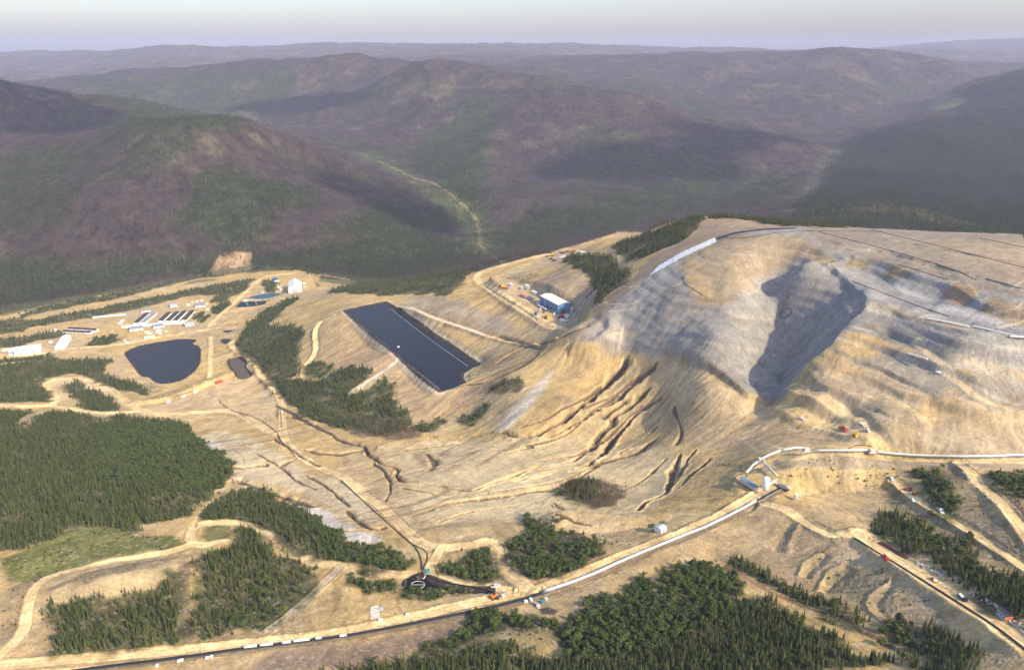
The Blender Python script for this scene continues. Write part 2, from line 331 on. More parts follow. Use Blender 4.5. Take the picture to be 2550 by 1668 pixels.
for s_ in ("1500,960 1470,985 1440,1000 1400,1015 1370,1040 1330,1055 1290,1065", "1590,940 1560,960 1530,985 1490,1000 1450,1020", "1540,985 1500,1005 1470,1030 1440,1060 1410,1085 1360,1100 1300,1112 1230,1120 1150,1140", "1600,1010 1560,1040 1530,1075 1490,1110 1450,1130 1390,1140 1330,1150", "1500,1150 1440,1180 1380,1200 1300,1215 1200,1230 1100,1240",
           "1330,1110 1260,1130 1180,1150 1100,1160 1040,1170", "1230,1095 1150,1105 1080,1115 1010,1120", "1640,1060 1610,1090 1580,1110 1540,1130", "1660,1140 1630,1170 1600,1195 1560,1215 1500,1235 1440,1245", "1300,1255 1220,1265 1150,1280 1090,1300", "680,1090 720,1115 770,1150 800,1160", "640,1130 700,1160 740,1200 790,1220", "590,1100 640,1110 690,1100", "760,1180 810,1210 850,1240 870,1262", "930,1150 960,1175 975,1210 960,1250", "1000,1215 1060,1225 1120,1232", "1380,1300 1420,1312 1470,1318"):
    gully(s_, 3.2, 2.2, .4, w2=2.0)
for s_, h_ in (("2155,770 2230,792 2300,818 2420,852 2550,873 2640,890", 3), ("2085,843 2180,872 2290,907 2400,943 2470,987 2550,1012 2640,1030", 3.2), ("2050,885 2130,908 2220,943 2300,988 2360,1022", 2.6), ("2110,812 2200,838 2300,862 2400,892 2550,915", 2.6), ("2020,1000 2100,1000 2190,1035 2280,1062 2400,1100", 2.4),
            ("1470,835 1560,838 1700,845 1850,872 1930,884", 2.2), ("1530,775 1620,768 1750,775 1850,790 1925,806", 2.4), ("1590,720 1680,735 1760,752 1850,758 1930,760", 1.8), ("2060,610 2150,622 2300,655 2420,690 2560,728", 1.6), ("2100,590 2250,606 2400,632 2560,662", 1.4), ("1480,870 1560,868 1640,880 1700,893", 2)):
    step(s_, h_, 3.5, 26)
step("2032,655 2079,687 2129,741 2150,769 2111,808 2079,844 2057,876 1996,919 1971,951", 6, 5, 45)
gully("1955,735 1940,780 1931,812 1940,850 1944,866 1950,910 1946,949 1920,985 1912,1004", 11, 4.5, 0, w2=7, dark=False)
# slide front and heap scarps
step("1650,893 1700,903 1754,921 1800,949 1843,985 1871,1003 1914,1006", 7, 5, 60)
step("340,1014 420,1001 486,977 553,949 600,930", 6, 10, 46)
step("1345,880 1400,858 1450,850 1500,880 1540,882", 6, 8, 40)
step("1480,797 1510,810 1475,842 1430,838", 7, 10, 26)
step("1160,1095 1040,1098 960,1112 940,1112", 3, 5, 30)
step("2079,660 2143,672 2200,694 2343,739 2432,776 2550,812 2620,830", 5, 14, 45)
step("2150,800 2250,845 2330,880 2440,905 2550,930 2620,950", 4, 14, 50)
step("2030,935 2100,945 2190,985 2260,1010 2330,1020 2420,1070 2550,1080 2620,1085", 4, 12, 40)
step("1380,1285 1420,1282 1480,1290 1560,1300 1600,1345", 0, 1, 2)
# stockpiles, spoil banks and the cut face
mound(1970,1190, 26, 9, 1.6, .2); mound(2075,1165, 30, 9, 1.7, -.2)
mound(1480,1300, 26, 9, 2.6, -.35)
mound(1400,1285, 16, 5, 1.5, .2)
mound(1130,1320, 18, 3.5, 2, .3)
mound(560,1355, 9, 3, 1.6, .2)
mound(2000,1275, 20, 4, 2.0, -.6)
mound(1600,800, 14, 4, 1.6, .5)
mound(2010,1015, 18, 6, 3.2, -.35)
mound(2130,1050, 10, 4, 3, -.6)
mound(300,1450, 40, 8, 2.5, .4)
mound(1270,1600, 26, 6, 1.8, .5)
# benches of the heap
HP = np.zeros(X.shape, np.float32)
sl, m = amask(poly("1460,840 1500,780 1600,700 1700,640 1790,600 1900,575 2010,566 2550,590 2750,650 2750,1125 2450,1120 2250,1095 2150,1060 2040,1015 1985,965 1920,1005 1850,980 1750,918 1650,893 1560,885"), 8, 4, 5); HP[sl] = m
zz_, zx_ = np.gradient(Z); G0 = np.sqrt((zz_/(np.gradient(gl)[:, None]*D))**2+(zx_/((ga[1]-ga[0])*D))**2)
PB = 10.5; ZW = Z+fbm(X, Y, 150, 3, 301)*5+X*.02; q_ = ZW/PB; fr_ = q_-np.floor(q_)
Z += HP*np.clip(G0*3-.25, 0, 1)*(.13+.30*sstep(300, 420, X))*PB*(sstep(.30, .78, fr_)-fr_)
BEN = HP*np.clip(G0*3-.25, 0, 1)*np.exp(-((fr_-.24)/.10)**2)           # dusty outer edge of each bench
# flow lines and cracks of the slide sheet
SL = np.zeros(X.shape, np.float32)
sl, m = amask(poly("480,1090 700,1040 900,1090 1050,1100 1260,1080 1350,1000 1440,900 1560,880 1700,960 1740,1100 1720,1180 1640,1270 1560,1290 1380,1280 1180,1330 1000,1310 900,1340 820,1320 700,1230 560,1160"), 20, 8, 10); SL[sl] = m
fx, fy = -.80, -.60
WQ1, WQ2 = fbm(X, Y, 210, 3, 201)*30, fbm(X, Y, 210, 3, 211)*30
AL, AC = (X+WQ1)*fx+(Y+WQ2)*fy, -(X+WQ1)*fy+(Y+WQ2)*fx
FL1 = 1-np.abs(fbm(AL*.10, AC, 8, 3, 221))*1.9; FL2 = 1-np.abs(fbm(AL*.10, AC, 30, 3, 231))*1.9
CRK = np.clip(FL1-.72, 0, 1)*sstep(.0, .7, fbm(X, Y, 70, 2, 241))*.9+np.clip(FL2-.76, 0, 1)*sstep(-.4, .4, fbm(X, Y, 110, 2, 243))*1.3
CRK *= .7; Z -= SL*(CRK*3.5)
Z += SL*(fbm(AL*.25, AC, 26, 3, 251)*.9)
HB = np.clip(1-np.abs(fbm(AL*.5, AC, 16, 3, 261))*1.9-.66, 0, 1)*MW*(1-SL)*sstep(-.2, .6, fbm(X, Y, 120, 2, 271))
HB *= .12; Z -= HB*2.2
# downslope streaks (rills and rows of trunks follow the fall line)
def lic(F, steps, size):
    zy, zx = np.gradient(Z)
    dl = np.gradient(gl)[:, None]*D; da = (ga[1]-ga[0])*D
    gy, gx = zy/dl, zx/da; g = np.sqrt(gx*gx+gy*gy)+1e-4
    vi, vj = (gy/g*size/dl).astype(np.float32), (gx/g*size/da).astype(np.float32)
    ii, jj = np.meshgrid(np.arange(NL, dtype=np.float32), np.arange(NA, dtype=np.float32), indexing='ij')
    acc = F.astype(np.float32).copy()
    for sg in (1, -1):
        pi, pj = ii.copy(), jj.copy()
        for k in range(steps):
            i0 = np.clip(pi, 0, NL-1).astype(np.int32); j0 = np.clip(pj, 0, NA-1).astype(np.int32)
            pi = pi+sg*vi[i0, j0]; pj = pj+sg*vj[i0, j0]
            i0 = np.clip(pi+.5, 0, NL-1).astype(np.int32); j0 = np.clip(pj+.5, 0, NA-1).astype(np.int32)
            acc += F[i0, j0]
    return acc/(2*steps+1), g
NS = fbm(X, Y, 3.2, 2, 91)
ST, SLOPE = lic(NS, 7, 2.6)
ST *= 2.2*np.clip(SLOPE*7, 0.15, 1)
Z += MW*ST*np.clip(SLOPE*2.0, 0, 1)*(.65-.35*HP-.35*SL)*sstep(3000, 1500, D)
ST2, _ = lic(fbm(X, Y, 34, 2, 95), 6, 22.0); ST2 *= 1.7
ST3, _ = lic(fbm(X, Y, 9, 2, 97), 6, 6.0); ST3 *= 2.0*np.clip(SLOPE*5, .1, 1)
Z += MW*ST3*np.clip(SLOPE*2, 0, 1)*(.5-.25*HP-.3*SL)*sstep(3000, 1500, D)
# ------------------------------------------------------------------ ground colours (material albedo; gullies also carry painted light and shade)
def C(*c): return np.array(c, np.float32)
SAND, PALE, GREY, GBRN, BRN = C(.51,.365,.155), C(.61,.495,.27), C(.265,.265,.25), C(.325,.245,.135), C(.20,.14,.08)
OCHR, DARK, ROADC, GRASS, FLOOR, MEAD = C(.58,.39,.155), C(.085,.068,.05), C(.76,.56,.28), C(.10,.115,.035), C(.085,.085,.042), C(.20,.18,.075)
BURN, GREEN, TAN, BLUEG, GRVL = C(.050,.040,.038), C(.034,.052,.018), C(.105,.088,.06), C(.012,.021,.014), C(.42,.37,.29)
T1, T2, T3 = fbm(X, Y, 420, 5, 101), fbm(X, Y, 90, 4, 111), fbm(X, Y, 9, 3, 121)
def mix(a, b, t): return a+(b-a)*t[..., None]
COLR = np.empty(X.shape+(3,), np.float32); COLR[:] = BURN
COLR = mix(COLR, C(.060,.046,.035), sstep(.0, .9, T1+T2*.5)*.8)
COLR = mix(COLR, GREEN, sstep(.15, .7, -T1+T2*.6)*.55)
COLR = mix(COLR, TAN, sstep(.55, 1.1, T1*.7+T2*.9-.1*FAR)*.65)
FOREST = np.zeros(X.shape, np.float32)           # how green the far woods are
def paint(s, col, soft=2.0, wob=3.0, big=0.0, amt=1.0, it=0, brk=0.0):
    sl, m = amask(poly(s, it), soft, wob, big)
    if brk: m = m*sstep(-.5, .5, T2[sl]*1.2+T3[sl]*.5+2*brk-1)
    COLR[sl] = mix(COLR[sl], col, m*amt); return sl, m
def line(s, w, col, soft=1.2, wob=.6, amt=1.0, it=2, brk=0):
    sl, d, par, side = lmask(path(s, it), w, soft, wob)
    m = sstep(w+soft, max(w-soft, 0), d)*amt
    if brk: m = m*sstep(-.4, .6, T3[sl]+2*brk-1)
    COLR[sl] = mix(COLR[sl], col, m)
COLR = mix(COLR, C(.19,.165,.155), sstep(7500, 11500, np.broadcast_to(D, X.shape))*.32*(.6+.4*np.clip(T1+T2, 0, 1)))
# far hills
for s, a in (("430,545 500,440 560,425 640,440 770,470 780,510 700,520 660,560 640,620 560,600 500,580", .9), ("0,400 60,370 170,360 240,390 150,440 0,480", .7),
             ("0,640 200,655 500,640 800,620 1000,585 1150,600 1180,650 1000,690 700,680 400,690 0,770", .9), ("800,570 950,520 1100,515 1160,560 1000,605", .8),
             ("1000,420 1060,340 1120,300 1150,250 1200,230 1235,250 1225,330 1215,420 1200,545 1150,500 1050,430", .95),
             ("200,190 330,200 500,190 700,170 760,180 700,240 660,300 500,310 380,300 250,250", .8), ("250,310 330,270 450,280 620,310 560,320 430,315 350,320", .8),
             ("1250,570 1400,520 1700,440 1950,425 2000,450 1900,510 1700,535 1500,580 1350,610 1250,640 1200,600", .65), ("0,470 120,440 200,470 150,560 0,600", .6)):
    sl, m = paint(s, GREEN, 40, 18, 30, a); FOREST[sl] = np.maximum(FOREST[sl], m*a)
for s in ("2050,460 2060,380 2200,320 2350,290 2550,275 2800,270 2800,600 2550,580 2300,540 2100,500 1950,525", "2330,262 2400,225 2550,170 2800,140 2800,270 2550,278 2400,287"):
    sl, m = paint(s, BLUEG, 30, 10, 20, .95); FOREST[sl] = np.maximum(FOREST[sl], m)
sl, m = paint("1980,522 2050,490 2150,488 2300,520 2450,562 2800,590 2800,620 2550,590 2100,566 1960,548", C(.075,.078,.03), 15, 8, 8, .95); FOREST[sl] = np.maximum(FOREST[sl], m)
for u, v, r in ((1255,335,90),(1215,380,60),(1215,440,60),(1210,470,50),(335,345,60),(290,390,60),(265,440,40),(430,405,70),(510,365,60),(540,378,50),(120,445,50),(1800,190,200),(1850,175,160),(1400,385,70),(1560,345,120),(1420,330,110),(1660,360,110),(600,215,160),(760,215,200),(1130,215,200),(1010,235,150),(1260,205,150),(2070,160,240),(2130,185,200),(100,235,120)):
    x, y, z = spot(u, v); W = np.array([toW(x-r, y-r), toW(x+r, y+r)]); sl = window(W, 1.5*r/math.hypot(x, y))
    q = np.hypot(X[sl]-x+WB1[sl]*r*.5, Y[sl]-y+WB2[sl]*r*.5)/r
    COLR[sl] = mix(COLR[sl], TAN, sstep(1.1, .3, q+T2[sl]*.35)*.7)
line("2370,252 2385,262 2340,272 2345,235", 50, C(.15,.16,.08), 40, 20, .6)
line("1985,500 2030,460 2055,400 2075,375", 30, C(.10,.11,.07), 40, 15, .6)
line("1965,525 2000,490 2020,470", 20, C(.16,.16,.10), 15, 8, .5)
for s, w, c in (("1255,652 1214,628 1193,606 1171,606", 6, SAND*.7), ("1193,606 1196,589 1192,560 1188,550 1167,522 1145,504 1120,482 1084,457 1044,450 1001,428 970,412 933,399", 7, SAND*.62),
                ("1070,452 1050,446 1020,455", 6, TAN*1.8), ("1135,512 1110,508", 5, TAN*1.8), ("700,322 672,318 640,305 618,285 600,278", 26, TAN), ("640,280 612,283", 12, TAN*1.3),
                ("1140,630 1135,600 1140,592", 5, C(.16,.15,.08))):
    line(s, w, c, w*.5, w*.5, .9, brk=.95)
line("1250,650 1205,625 1195,580 1165,530 1120,495 1060,465 990,425 920,390", 60, C(.085,.12,.045), 40, 20, .55)
SCAR = paint("518,682 540,640 556,632 590,624 622,628 626,668 600,680 545,684", C(.36,.25,.14), 8, 6, 4, .95)
COLR *= (1+.20*ST2+.30*ST+.34*fbm(X, Y, 30, 4, 311)+.25*fbm(X, Y, 11, 2, 321))[..., None]
# mine ground
MB = mix(np.broadcast_to(SAND, X.shape+(3,)).astype(np.float32), GBRN, sstep(-.1, .9, T2+T1*.3)*.55)
MB = mix(MB, PALE, sstep(.2, 1.0, -T2+T3*.3)*.35)
MB = mix(MB, C(.37,.315,.225), sstep(-.1, .8, fbm(X, Y, 130, 4, 501))*.5); MB = mix(MB, C(.60,.49,.29), sstep(.2, .9, fbm(X, Y, 70, 4, 511))*.4); MB = mix(MB, C(.27,.205,.125), sstep(.35, 1.0, fbm(X, Y, 48, 4, 521))*.45)
COLR = mix(COLR, MB, MW)
# valley floor west: mixed sand and scrub
paint("0,760 150,745 420,695 640,655 760,668 900,690 1000,700 880,712 790,700 740,682 640,682 560,695 430,712 320,730 150,757 0,790", C(.10,.11,.05), 6, 6, 5, .8)
for s, w in (("-20,808 70,797 130,783 225,765 330,748 420,727 470,715 540,702", 6), ("-20,798 60,785 110,770 150,757 215,742 262,735", 5), ("425,715 470,700 530,690 560,697", 7), ("480,712 560,700 620,688 700,676 800,684 870,696", 6)):
    line(s, w, SAND, 3, 3, .95)
paint("545,690 560,684 640,678 735,672 800,684 790,710 735,722 690,720 660,700 640,690 570,698", SAND, 4, 4, 0, .9)
# heap
paint("1440,850 1480,790 1540,735 1600,690 1660,640 1760,590 1900,565 2010,562 2550,585 2700,640 2700,940 2550,900 2400,860 2250,835 2130,830 2060,880 1990,925 1960,985 1915,1000 1850,975 1800,940 1750,915 1690,890 1600,870 1520,850", GREY, 4, 4, 3, .92)
paint("1720,600 1850,585 2010,590 2079,624 2100,660 2040,650 1990,640 1950,660 1870,720 1800,745 1760,735 1705,700 1690,650", GBRN, 8, 6, 8, .75)
paint("1700,700 1705,660 1740,640 1760,690 1790,740 1830,745 1760,750 1720,735", OCHR, 8, 6, 8, .45)
paint("2010,562 2550,585 2700,600 2700,700 2550,745 2468,725 2379,700 2236,660 2090,620 2030,590", C(.265,.225,.17), 8, 5, 8, .88)
paint("2300,600 2550,600 2700,640 2600,720 2400,650", C(.34,.26,.16), 12, 8, 10, .4)
for s, c in (("2089,634 2118,640 2105,658 2082,650", GREY), ("2118,640 2168,652 2160,668 2110,660", GBRN*.85), ("2168,652 2218,662 2205,690 2160,672", GREY), ("2218,662 2265,670 2240,705 2200,694", C(.33,.23,.12)),
             ("2265,670 2379,705 2343,739 2240,705", GREY*.92), ("2379,705 2440,722 2400,768 2343,739", C(.33,.23,.12)), ("2440,722 2468,735 2440,780 2400,768", GREY*1.1), ("2468,735 2550,762 2640,790 2640,845 2550,812 2440,780", C(.28,.21,.13))):
    paint(s, c, 3, 2, 0, .9)
paint("2100,668 2160,676 2343,742 2550,818 2640,840 2640,870 2521,836 2400,806 2307,790 2200,765 2135,745 2100,700", C(.25,.252,.245), 3, 2, 2, .92)
line("2230,700 2270,730 2300,745", 6, C(.55,.53,.5), 5, 3, .5); line("2350,765 2400,780 2470,800", 7, C(.58,.56,.52), 6, 3, .55)
paint("2150,752 2230,762 2307,790 2414,812 2400,822 2300,806 2170,775", C(.33,.28,.20), 3, 2, 0, .7)
paint("2110,806 2150,770 2300,812 2450,850 2550,870 2640,880 2640,925 2450,905 2300,878 2200,850 2120,830", C(.225,.222,.208), 4, 3, 4, .92)
paint("2060,875 2110,838 2200,850 2280,880 2240,905 2150,900 2080,905", GBRN*.9, 6, 4, 4, .6)
paint("1990,930 2060,905 2150,910 2280,950 2400,1000 2550,1060 2550,1130 2300,1130 2200,1100 2150,1060 2040,1000", C(.335,.265,.17), 6, 5, 5, .85)
paint("2060,880 2150,900 2300,880 2450,905 2600,930 2600,1050 2450,1010 2330,985 2250,940 2150,915", C(.265,.25,.215), 6, 5, 6, .85)
paint("2070,915 2110,912 2150,925 2140,945 2090,935", OCHR, 6, 4, 3, .6); paint("2290,1000 2330,995 2350,1030 2310,1060 2285,1045", OCHR, 6, 4, 3, .55); paint("2340,985 2390,965 2410,1010 2370,1030", C(.36,.26,.14), 6, 4, 3, .6)
paint("2330,890 2420,885 2480,910 2540,925 2550,955 2460,935 2390,930 2345,915", C(.47,.42,.32), 4, 3, 3, .6)
paint("2375,925 2400,918 2428,925 2420,932 2390,932", C(.40,.31,.13), 1.5, 1, 0, .95)
paint("2400,940 2470,935 2550,965 2550,1010 2450,975 2410,960", C(.27,.24,.19), 5, 4, 3, .7)
paint("2350,1060 2450,1065 2550,1055 2640,1060 2640,1130 2350,1120 2300,1090", C(.47,.39,.26), 6, 5, 5, .6)
# canyon and yellow scarp
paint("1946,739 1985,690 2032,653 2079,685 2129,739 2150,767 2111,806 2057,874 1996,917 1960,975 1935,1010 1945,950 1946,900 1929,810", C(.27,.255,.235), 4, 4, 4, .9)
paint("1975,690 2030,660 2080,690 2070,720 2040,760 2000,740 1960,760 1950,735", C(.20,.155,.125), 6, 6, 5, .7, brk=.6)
line("1700,903 1754,921 1800,949 1843,985 1871,1003 1914,1006", 7, C(.24,.18,.115), 4, 4, .8, brk=.65)
line("1745,765 1800,790 1850,800 1900,808 1925,810", 5, C(.24,.19,.14), 4, 3, .6, brk=.55)
line("1720,730 1760,750 1790,760", 4, BRN, 3, 3, .4, brk=.5)
paint("1690,905 1750,925 1840,990 1915,1010 1940,1020 1900,1040 1820,1035 1740,1010 1690,985 1650,950 1640,915", C(.54,.42,.25), 6, 5, 4, .8)
paint("1640,985 1720,1000 1850,1045 1940,1035 2000,1060 2100,1090 2000,1120 1880,1130 1800,1120 1700,1090", C(.36,.28,.18), 8, 6, 8, .65)
paint("1400,830 1500,790 1600,810 1680,870 1640,900 1560,885 1480,870 1420,860", C(.37,.325,.26), 8, 6, 6, .7)
paint("1500,890 1560,880 1640,895 1650,920 1590,930 1560,910 1510,930 1470,950 1440,990 1420,1000 1460,930", OCHR, 5, 4, 4, .55)
paint("1240,1070 1260,1030 1300,990 1340,950 1370,930 1330,1010 1270,1075", C(.56,.53,.46), 5, 5, 4, .7)
# slide sheet
paint("960,1110 1100,1100 1260,1090 1400,1080 1500,1100 1640,1110 1720,1140 1700,1200 1600,1290 1380,1280 1280,1290 1000,1300 940,1240 990,1180", C(.56,.455,.265), 10, 8, 8, .85)
paint("850,1110 930,1120 990,1180 1000,1230 960,1290 900,1230 850,1190", C(.46,.35,.20), 8, 6, 6, .6)
paint("585,1180 620,1190 680,1230 800,1270 880,1310 950,1340 940,1350 860,1350 800,1320 760,1290 700,1240 620,1215", C(.56,.53,.48), 5, 5, 4, .85)
paint("480,1090 560,1070 640,1090 700,1130 760,1170 850,1200 900,1240 940,1300 860,1290 760,1240 660,1200 580,1170 530,1120", C(.55,.465,.30), 8, 8, 8, .8)
paint("475,1100 520,1120 560,1150 540,1095", C(.56,.53,.48), 5, 5, 4, .7)
paint("1040,1310 1110,1305 1180,1335 1100,1355 1050,1345", C(.37,.29,.17), 5, 4, 4, .7); paint("1035,1325 1090,1310 1100,1330 1060,1345", OCHR*.8, 5, 4, 4, .5)
paint("1030,1130 1060,1130 1080,1150 1050,1165", BRN, 5, 5, 3, .5); paint("990,1250 1015,1255 1020,1275 1000,1275", BRN, 4, 4, 3, .5)
paint("1330,1283 1380,1262 1420,1280 1480,1290 1570,1305 1600,1345 1590,1360 1480,1335 1420,1320 1350,1310", C(.52,.40,.23), 5, 4, 4, .7)
# mill pond banks and surroundings
paint("870,790 980,900 1090,985 1120,985 1250,940 1230,1000 1180,1030 1110,1050 1030,1060 985,1010 960,950 905,915 850,910 760,930 770,870 800,810", C(.40,.29,.165), 6, 5, 4, .8)
paint("1000,740 1100,735 1160,750 1240,800 1280,830 1250,845 1130,805 1040,770", C(.33,.29,.22), 8, 6, 6, .7)
paint("1100,770 1180,800 1240,840 1180,840 1110,810", BRN*1.3, 6, 6, 5, .45)
paint("1190,905 1230,890 1300,860 1290,890 1240,915 1200,925", BRN, 6, 5, 4, .6); paint("1160,870 1230,880 1210,900 1180,890", GBRN, 6, 5, 4, .5)
paint("1330,700 1400,668 1450,690 1485,740 1490,780 1440,790 1400,745", C(.30,.235,.165), 6, 5, 5, .8)
paint("1260,690 1310,680 1340,690 1290,705 1262,705", C(.16,.16,.07), 4, 5, 3, .6, brk=.6)
paint("1320,650 1420,625 1480,630 1400,660 1340,670", C(.36,.30,.22), 5, 5, 3, .6)
paint("1215,715 1260,700 1340,712 1430,770 1440,800 1400,815 1330,775", C(.46,.35,.21), 3, 2, 0, .8)
paint("1560,700 1620,640 1700,600 1760,575 1780,590 1700,620 1640,670 1540,745 1480,790 1500,750", C(.27,.20,.14), 5, 5, 4, .75)
paint("1740,545 1850,535 2010,560 1900,575 1780,590 1750,575", C(.27,.205,.155), 5, 5, 4, .8)
paint("1190,905 1230,940 1300,950 1330,960 1250,1060 1180,1060 1150,1040 1190,1010 1250,960", C(.40,.31,.18), 6, 5, 4, .6)
# lower right workings
paint("1790,1150 1880,1165 2100,1160 2220,1170 2260,1200 2200,1230 2060,1200 1930,1195 1830,1165", C(.16,.14,.07), 5, 5, 4, .75, brk=.7)
paint("2290,1160 2330,1165 2380,1230 2400,1290 2370,1310 2310,1240 2270,1190", C(.12,.13,.04), 5, 5, 4, .85, brk=.75)
paint("2330,1160 2400,1160 2550,1340 2600,1400 2550,1400 2440,1300 2390,1230", C(.24,.20,.12), 6, 6, 5, .8); paint("2400,1270 2480,1320 2540,1380 2480,1350 2420,1310", C(.36,.31,.22), 6, 5, 4, .6)
paint("2440,1165 2600,1160 2600,1330 2550,1310 2490,1240", C(.20,.145,.095), 5, 5, 4, .8); paint("2480,1170 2600,1170 2600,1260 2530,1220", C(.085,.085,.04), 5, 5, 4, .7, brk=.6)
paint("2180,1190 2230,1205 2300,1262 2440,1345 2520,1395 2560,1440 2470,1390 2320,1310 2220,1260", C(.13,.12,.055), 4, 4, 3, .75, brk=.75)
paint("2040,1200 2120,1190 2200,1235 2210,1280 2130,1315 2060,1300 2020,1265", C(.48,.35,.19), 5, 4, 4, .6)
for s in ("2020,1400 2050,1350 2080,1340 2070,1370 2050,1420 2020,1440", "2070,1440 2130,1420 2160,1430 2130,1490 2090,1490", "2130,1490 2200,1450 2240,1470 2220,1510 2160,1530", "2310,1530 2350,1500 2360,1540 2330,1560"):
    paint(s, C(.13,.13,.05), 4, 5, 3, .75, brk=.65)
paint("2080,1375 2110,1370 2200,1410 2180,1425 2100,1400", PALE, 4, 5, 3, .5); paint("2270,1480 2340,1490 2330,1530 2260,1520", C(.42,.37,.29), 5, 5, 3, .5)
for s in ("1865,1400 1905,1395 1930,1425 1900,1435 1870,1420", "2020,1480 2050,1470 2075,1495 2050,1505", "2140,1510 2180,1500 2190,1530 2150,1545"):
    paint(s, C(.42,.31,.12), 2.5, 2, 2, .8)
paint("1850,1400 1900,1440 2000,1475 2050,1505 2020,1480 1960,1450 1900,1425", MEAD*.9, 3, 3, 2, .6)
# lower left and bottom
paint("0,1395 90,1352 180,1318 300,1310 330,1335 430,1332 468,1360 440,1370 370,1370 280,1385 190,1412 110,1435 60,1455 35,1468 10,1440", C(.13,.145,.04), 4, 6, 4, .95, brk=.85)
paint("40,1430 140,1370 270,1330 400,1345 260,1350 150,1390 80,1430", C(.20,.18,.06), 3, 4, 4, .6)
paint("495,1335 510,1312 560,1312 568,1345 545,1345 505,1360", C(.13,.14,.045), 3, 4, 2, .85)
paint("130,1470 200,1430 300,1410 420,1395 450,1410 440,1420 380,1440 330,1478 230,1500 150,1500 110,1510", C(.50,.385,.20), 4, 5, 3, .8); paint("160,1445 260,1420 400,1392 420,1400 300,1425 200,1450 150,1470", C(.17,.15,.08), 4, 5, 3, .7, brk=.7)
paint("0,1440 60,1460 80,1480 60,1560 30,1590 0,1610", GBRN*.9, 5, 6, 4, .7); paint("70,1590 110,1560 110,1600 85,1645 40,1660", GBRN*.85, 4, 5, 4, .7)
line("462,1400 456,1440 458,1500 460,1560 467,1592", 4, C(.30,.20,.13), 1.5, 1, .9); line("395,1622 560,1590 700,1570", 3, BRN, 3, 2, .5)
paint("1040,1608 1110,1575 1180,1545 1290,1535 1420,1565 1445,1595 1450,1635 1300,1630 1150,1615", C(.22,.185,.09), 4, 6, 4, .8, brk=.85); paint("1215,1590 1270,1550 1290,1570 1240,1600", C(.40,.31,.19), 4, 4, 3, .7); paint("1350,1560 1400,1575 1440,1610 1380,1600", C(.30,.22,.14), 4, 4, 3, .6)
paint("720,1600 900,1588 1100,1552 1250,1530 1180,1555 1080,1590 1000,1625 900,1650 760,1668 600,1700 650,1630", C(.20,.15,.11), 4, 4, 4, .85)
paint("1390,1510 1480,1500 1510,1515 1430,1530", C(.33,.25,.17), 3, 3, 2, .8); paint("1340,1515 1370,1512 1390,1520 1380,1530 1350,1530", C(.05,.05,.045), 1.5, 1, 0, .9)
paint('345,1018 420,1004 486,980 560,950 600,960 560,1000 480,1030 400,1040', C(.55,.41,.23), 4, 4, 0, .8)
paint("1700,1340 1800,1300 1880,1260 1960,1230 2040,1290 2060,1340 2010,1400 1940,1400 1800,1395 1650,1410 1560,1420 1600,1390", GBRN*1.15, 8, 6, 8, .6)
paint('1900,1270 2100,1350 2200,1400 2400,1520 2600,1680 2300,1690 2250,1600 2100,1540 1950,1480 1800,1400', C(.30,.235,.15), 10, 8, 8, .6); paint('2210,1180 2420,1160 2600,1340 2600,1480 2450,1400 2300,1300', C(.29,.23,.145), 10, 8, 8, .5); paint('0,1440 90,1470 110,1620 500,1600 900,1560 1100,1525 1100,1545 850,1600 500,1660 0,1690', C(.40,.285,.15), 10, 8, 8, .5)
paint("545,945 640,935 700,1010 690,1080 640,1060 560,1020 500,1035 540,985", C(.68,.51,.28), 6, 6, 5, .6); paint("130,1008 113,958 140,940 220,944 300,990 380,1030 520,1030 480,1050 360,1035 240,975 175,950 145,960", C(.66,.49,.27), 4, 4, 2, .7)
# roads, and gullies with light and shade painted into their colour
for W, w, tone in ROADS:
    sl, d, par, side = lmask(W, w*1.3, 1.5, .5)
    tr = 1+.10*np.cos(np.clip(d/w, 0, 1)*9)
    COLR[sl] = mix(COLR[sl], ROADC*(0.95+.12*T3[sl][..., None])*tr[..., None], sstep(w*1.15, w*.85, d)*tone)
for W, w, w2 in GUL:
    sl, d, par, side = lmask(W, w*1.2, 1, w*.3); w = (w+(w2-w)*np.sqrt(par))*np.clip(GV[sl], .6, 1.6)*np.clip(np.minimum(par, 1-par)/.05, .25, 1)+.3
    COLR[sl] = mix(COLR[sl], C(.56,.40,.19), sstep(w*1.1, w*.75, d)*.55)  # sunlit look of the gully lips, put into the colour
    COLR[sl] = mix(COLR[sl], C(.095,.068,.047), sstep(w*.62, w*.36, d)*.9)  # shade down in the gully, painted as a dark floor
line("1880,1172 2000,1148 2200,1153 2400,1158 2600,1162", 5, C(.33,.27,.19), 1.5, .6, .9)
line("671,1569 750,1508 800,1460 850,1412", 3.2, C(.38,.32,.24), 1, .4, .9)
line("1804,1408 1861,1444 1950,1491 2057,1533 2164,1580 2271,1630 2340,1668", 2.3, C(.36,.22,.125), 1, .5, .9)
line("228,1667 464,1639 607,1618 850,1589 993,1563 1136,1534 1271,1506 1350,1482 1457,1446 1564,1397 1700,1340 1771,1314 1882,1255 1946,1220", 3.6, C(.19,.155,.11), 1, .3, .85)
line("130,1465 200,1432 280,1412 400,1392", 3.2, C(.15,.125,.10), 2, 1, .8)
for s in ("984,766 1025,764 1064,785 1136,810 1207,835", "871,981 932,939 993,899"): line(s, 3.2, C(.62,.56,.44), 1.2, .4, .9)
for s, w in (("1240,842 1300,852 1345,872 1400,846 1470,812 1530,760", 4), ("1160,985 1235,945 1300,905 1340,880", 3), ("1080,945 1170,940 1240,915", 3)): line(s, w, C(.20,.16,.115), 2, 2, .7)
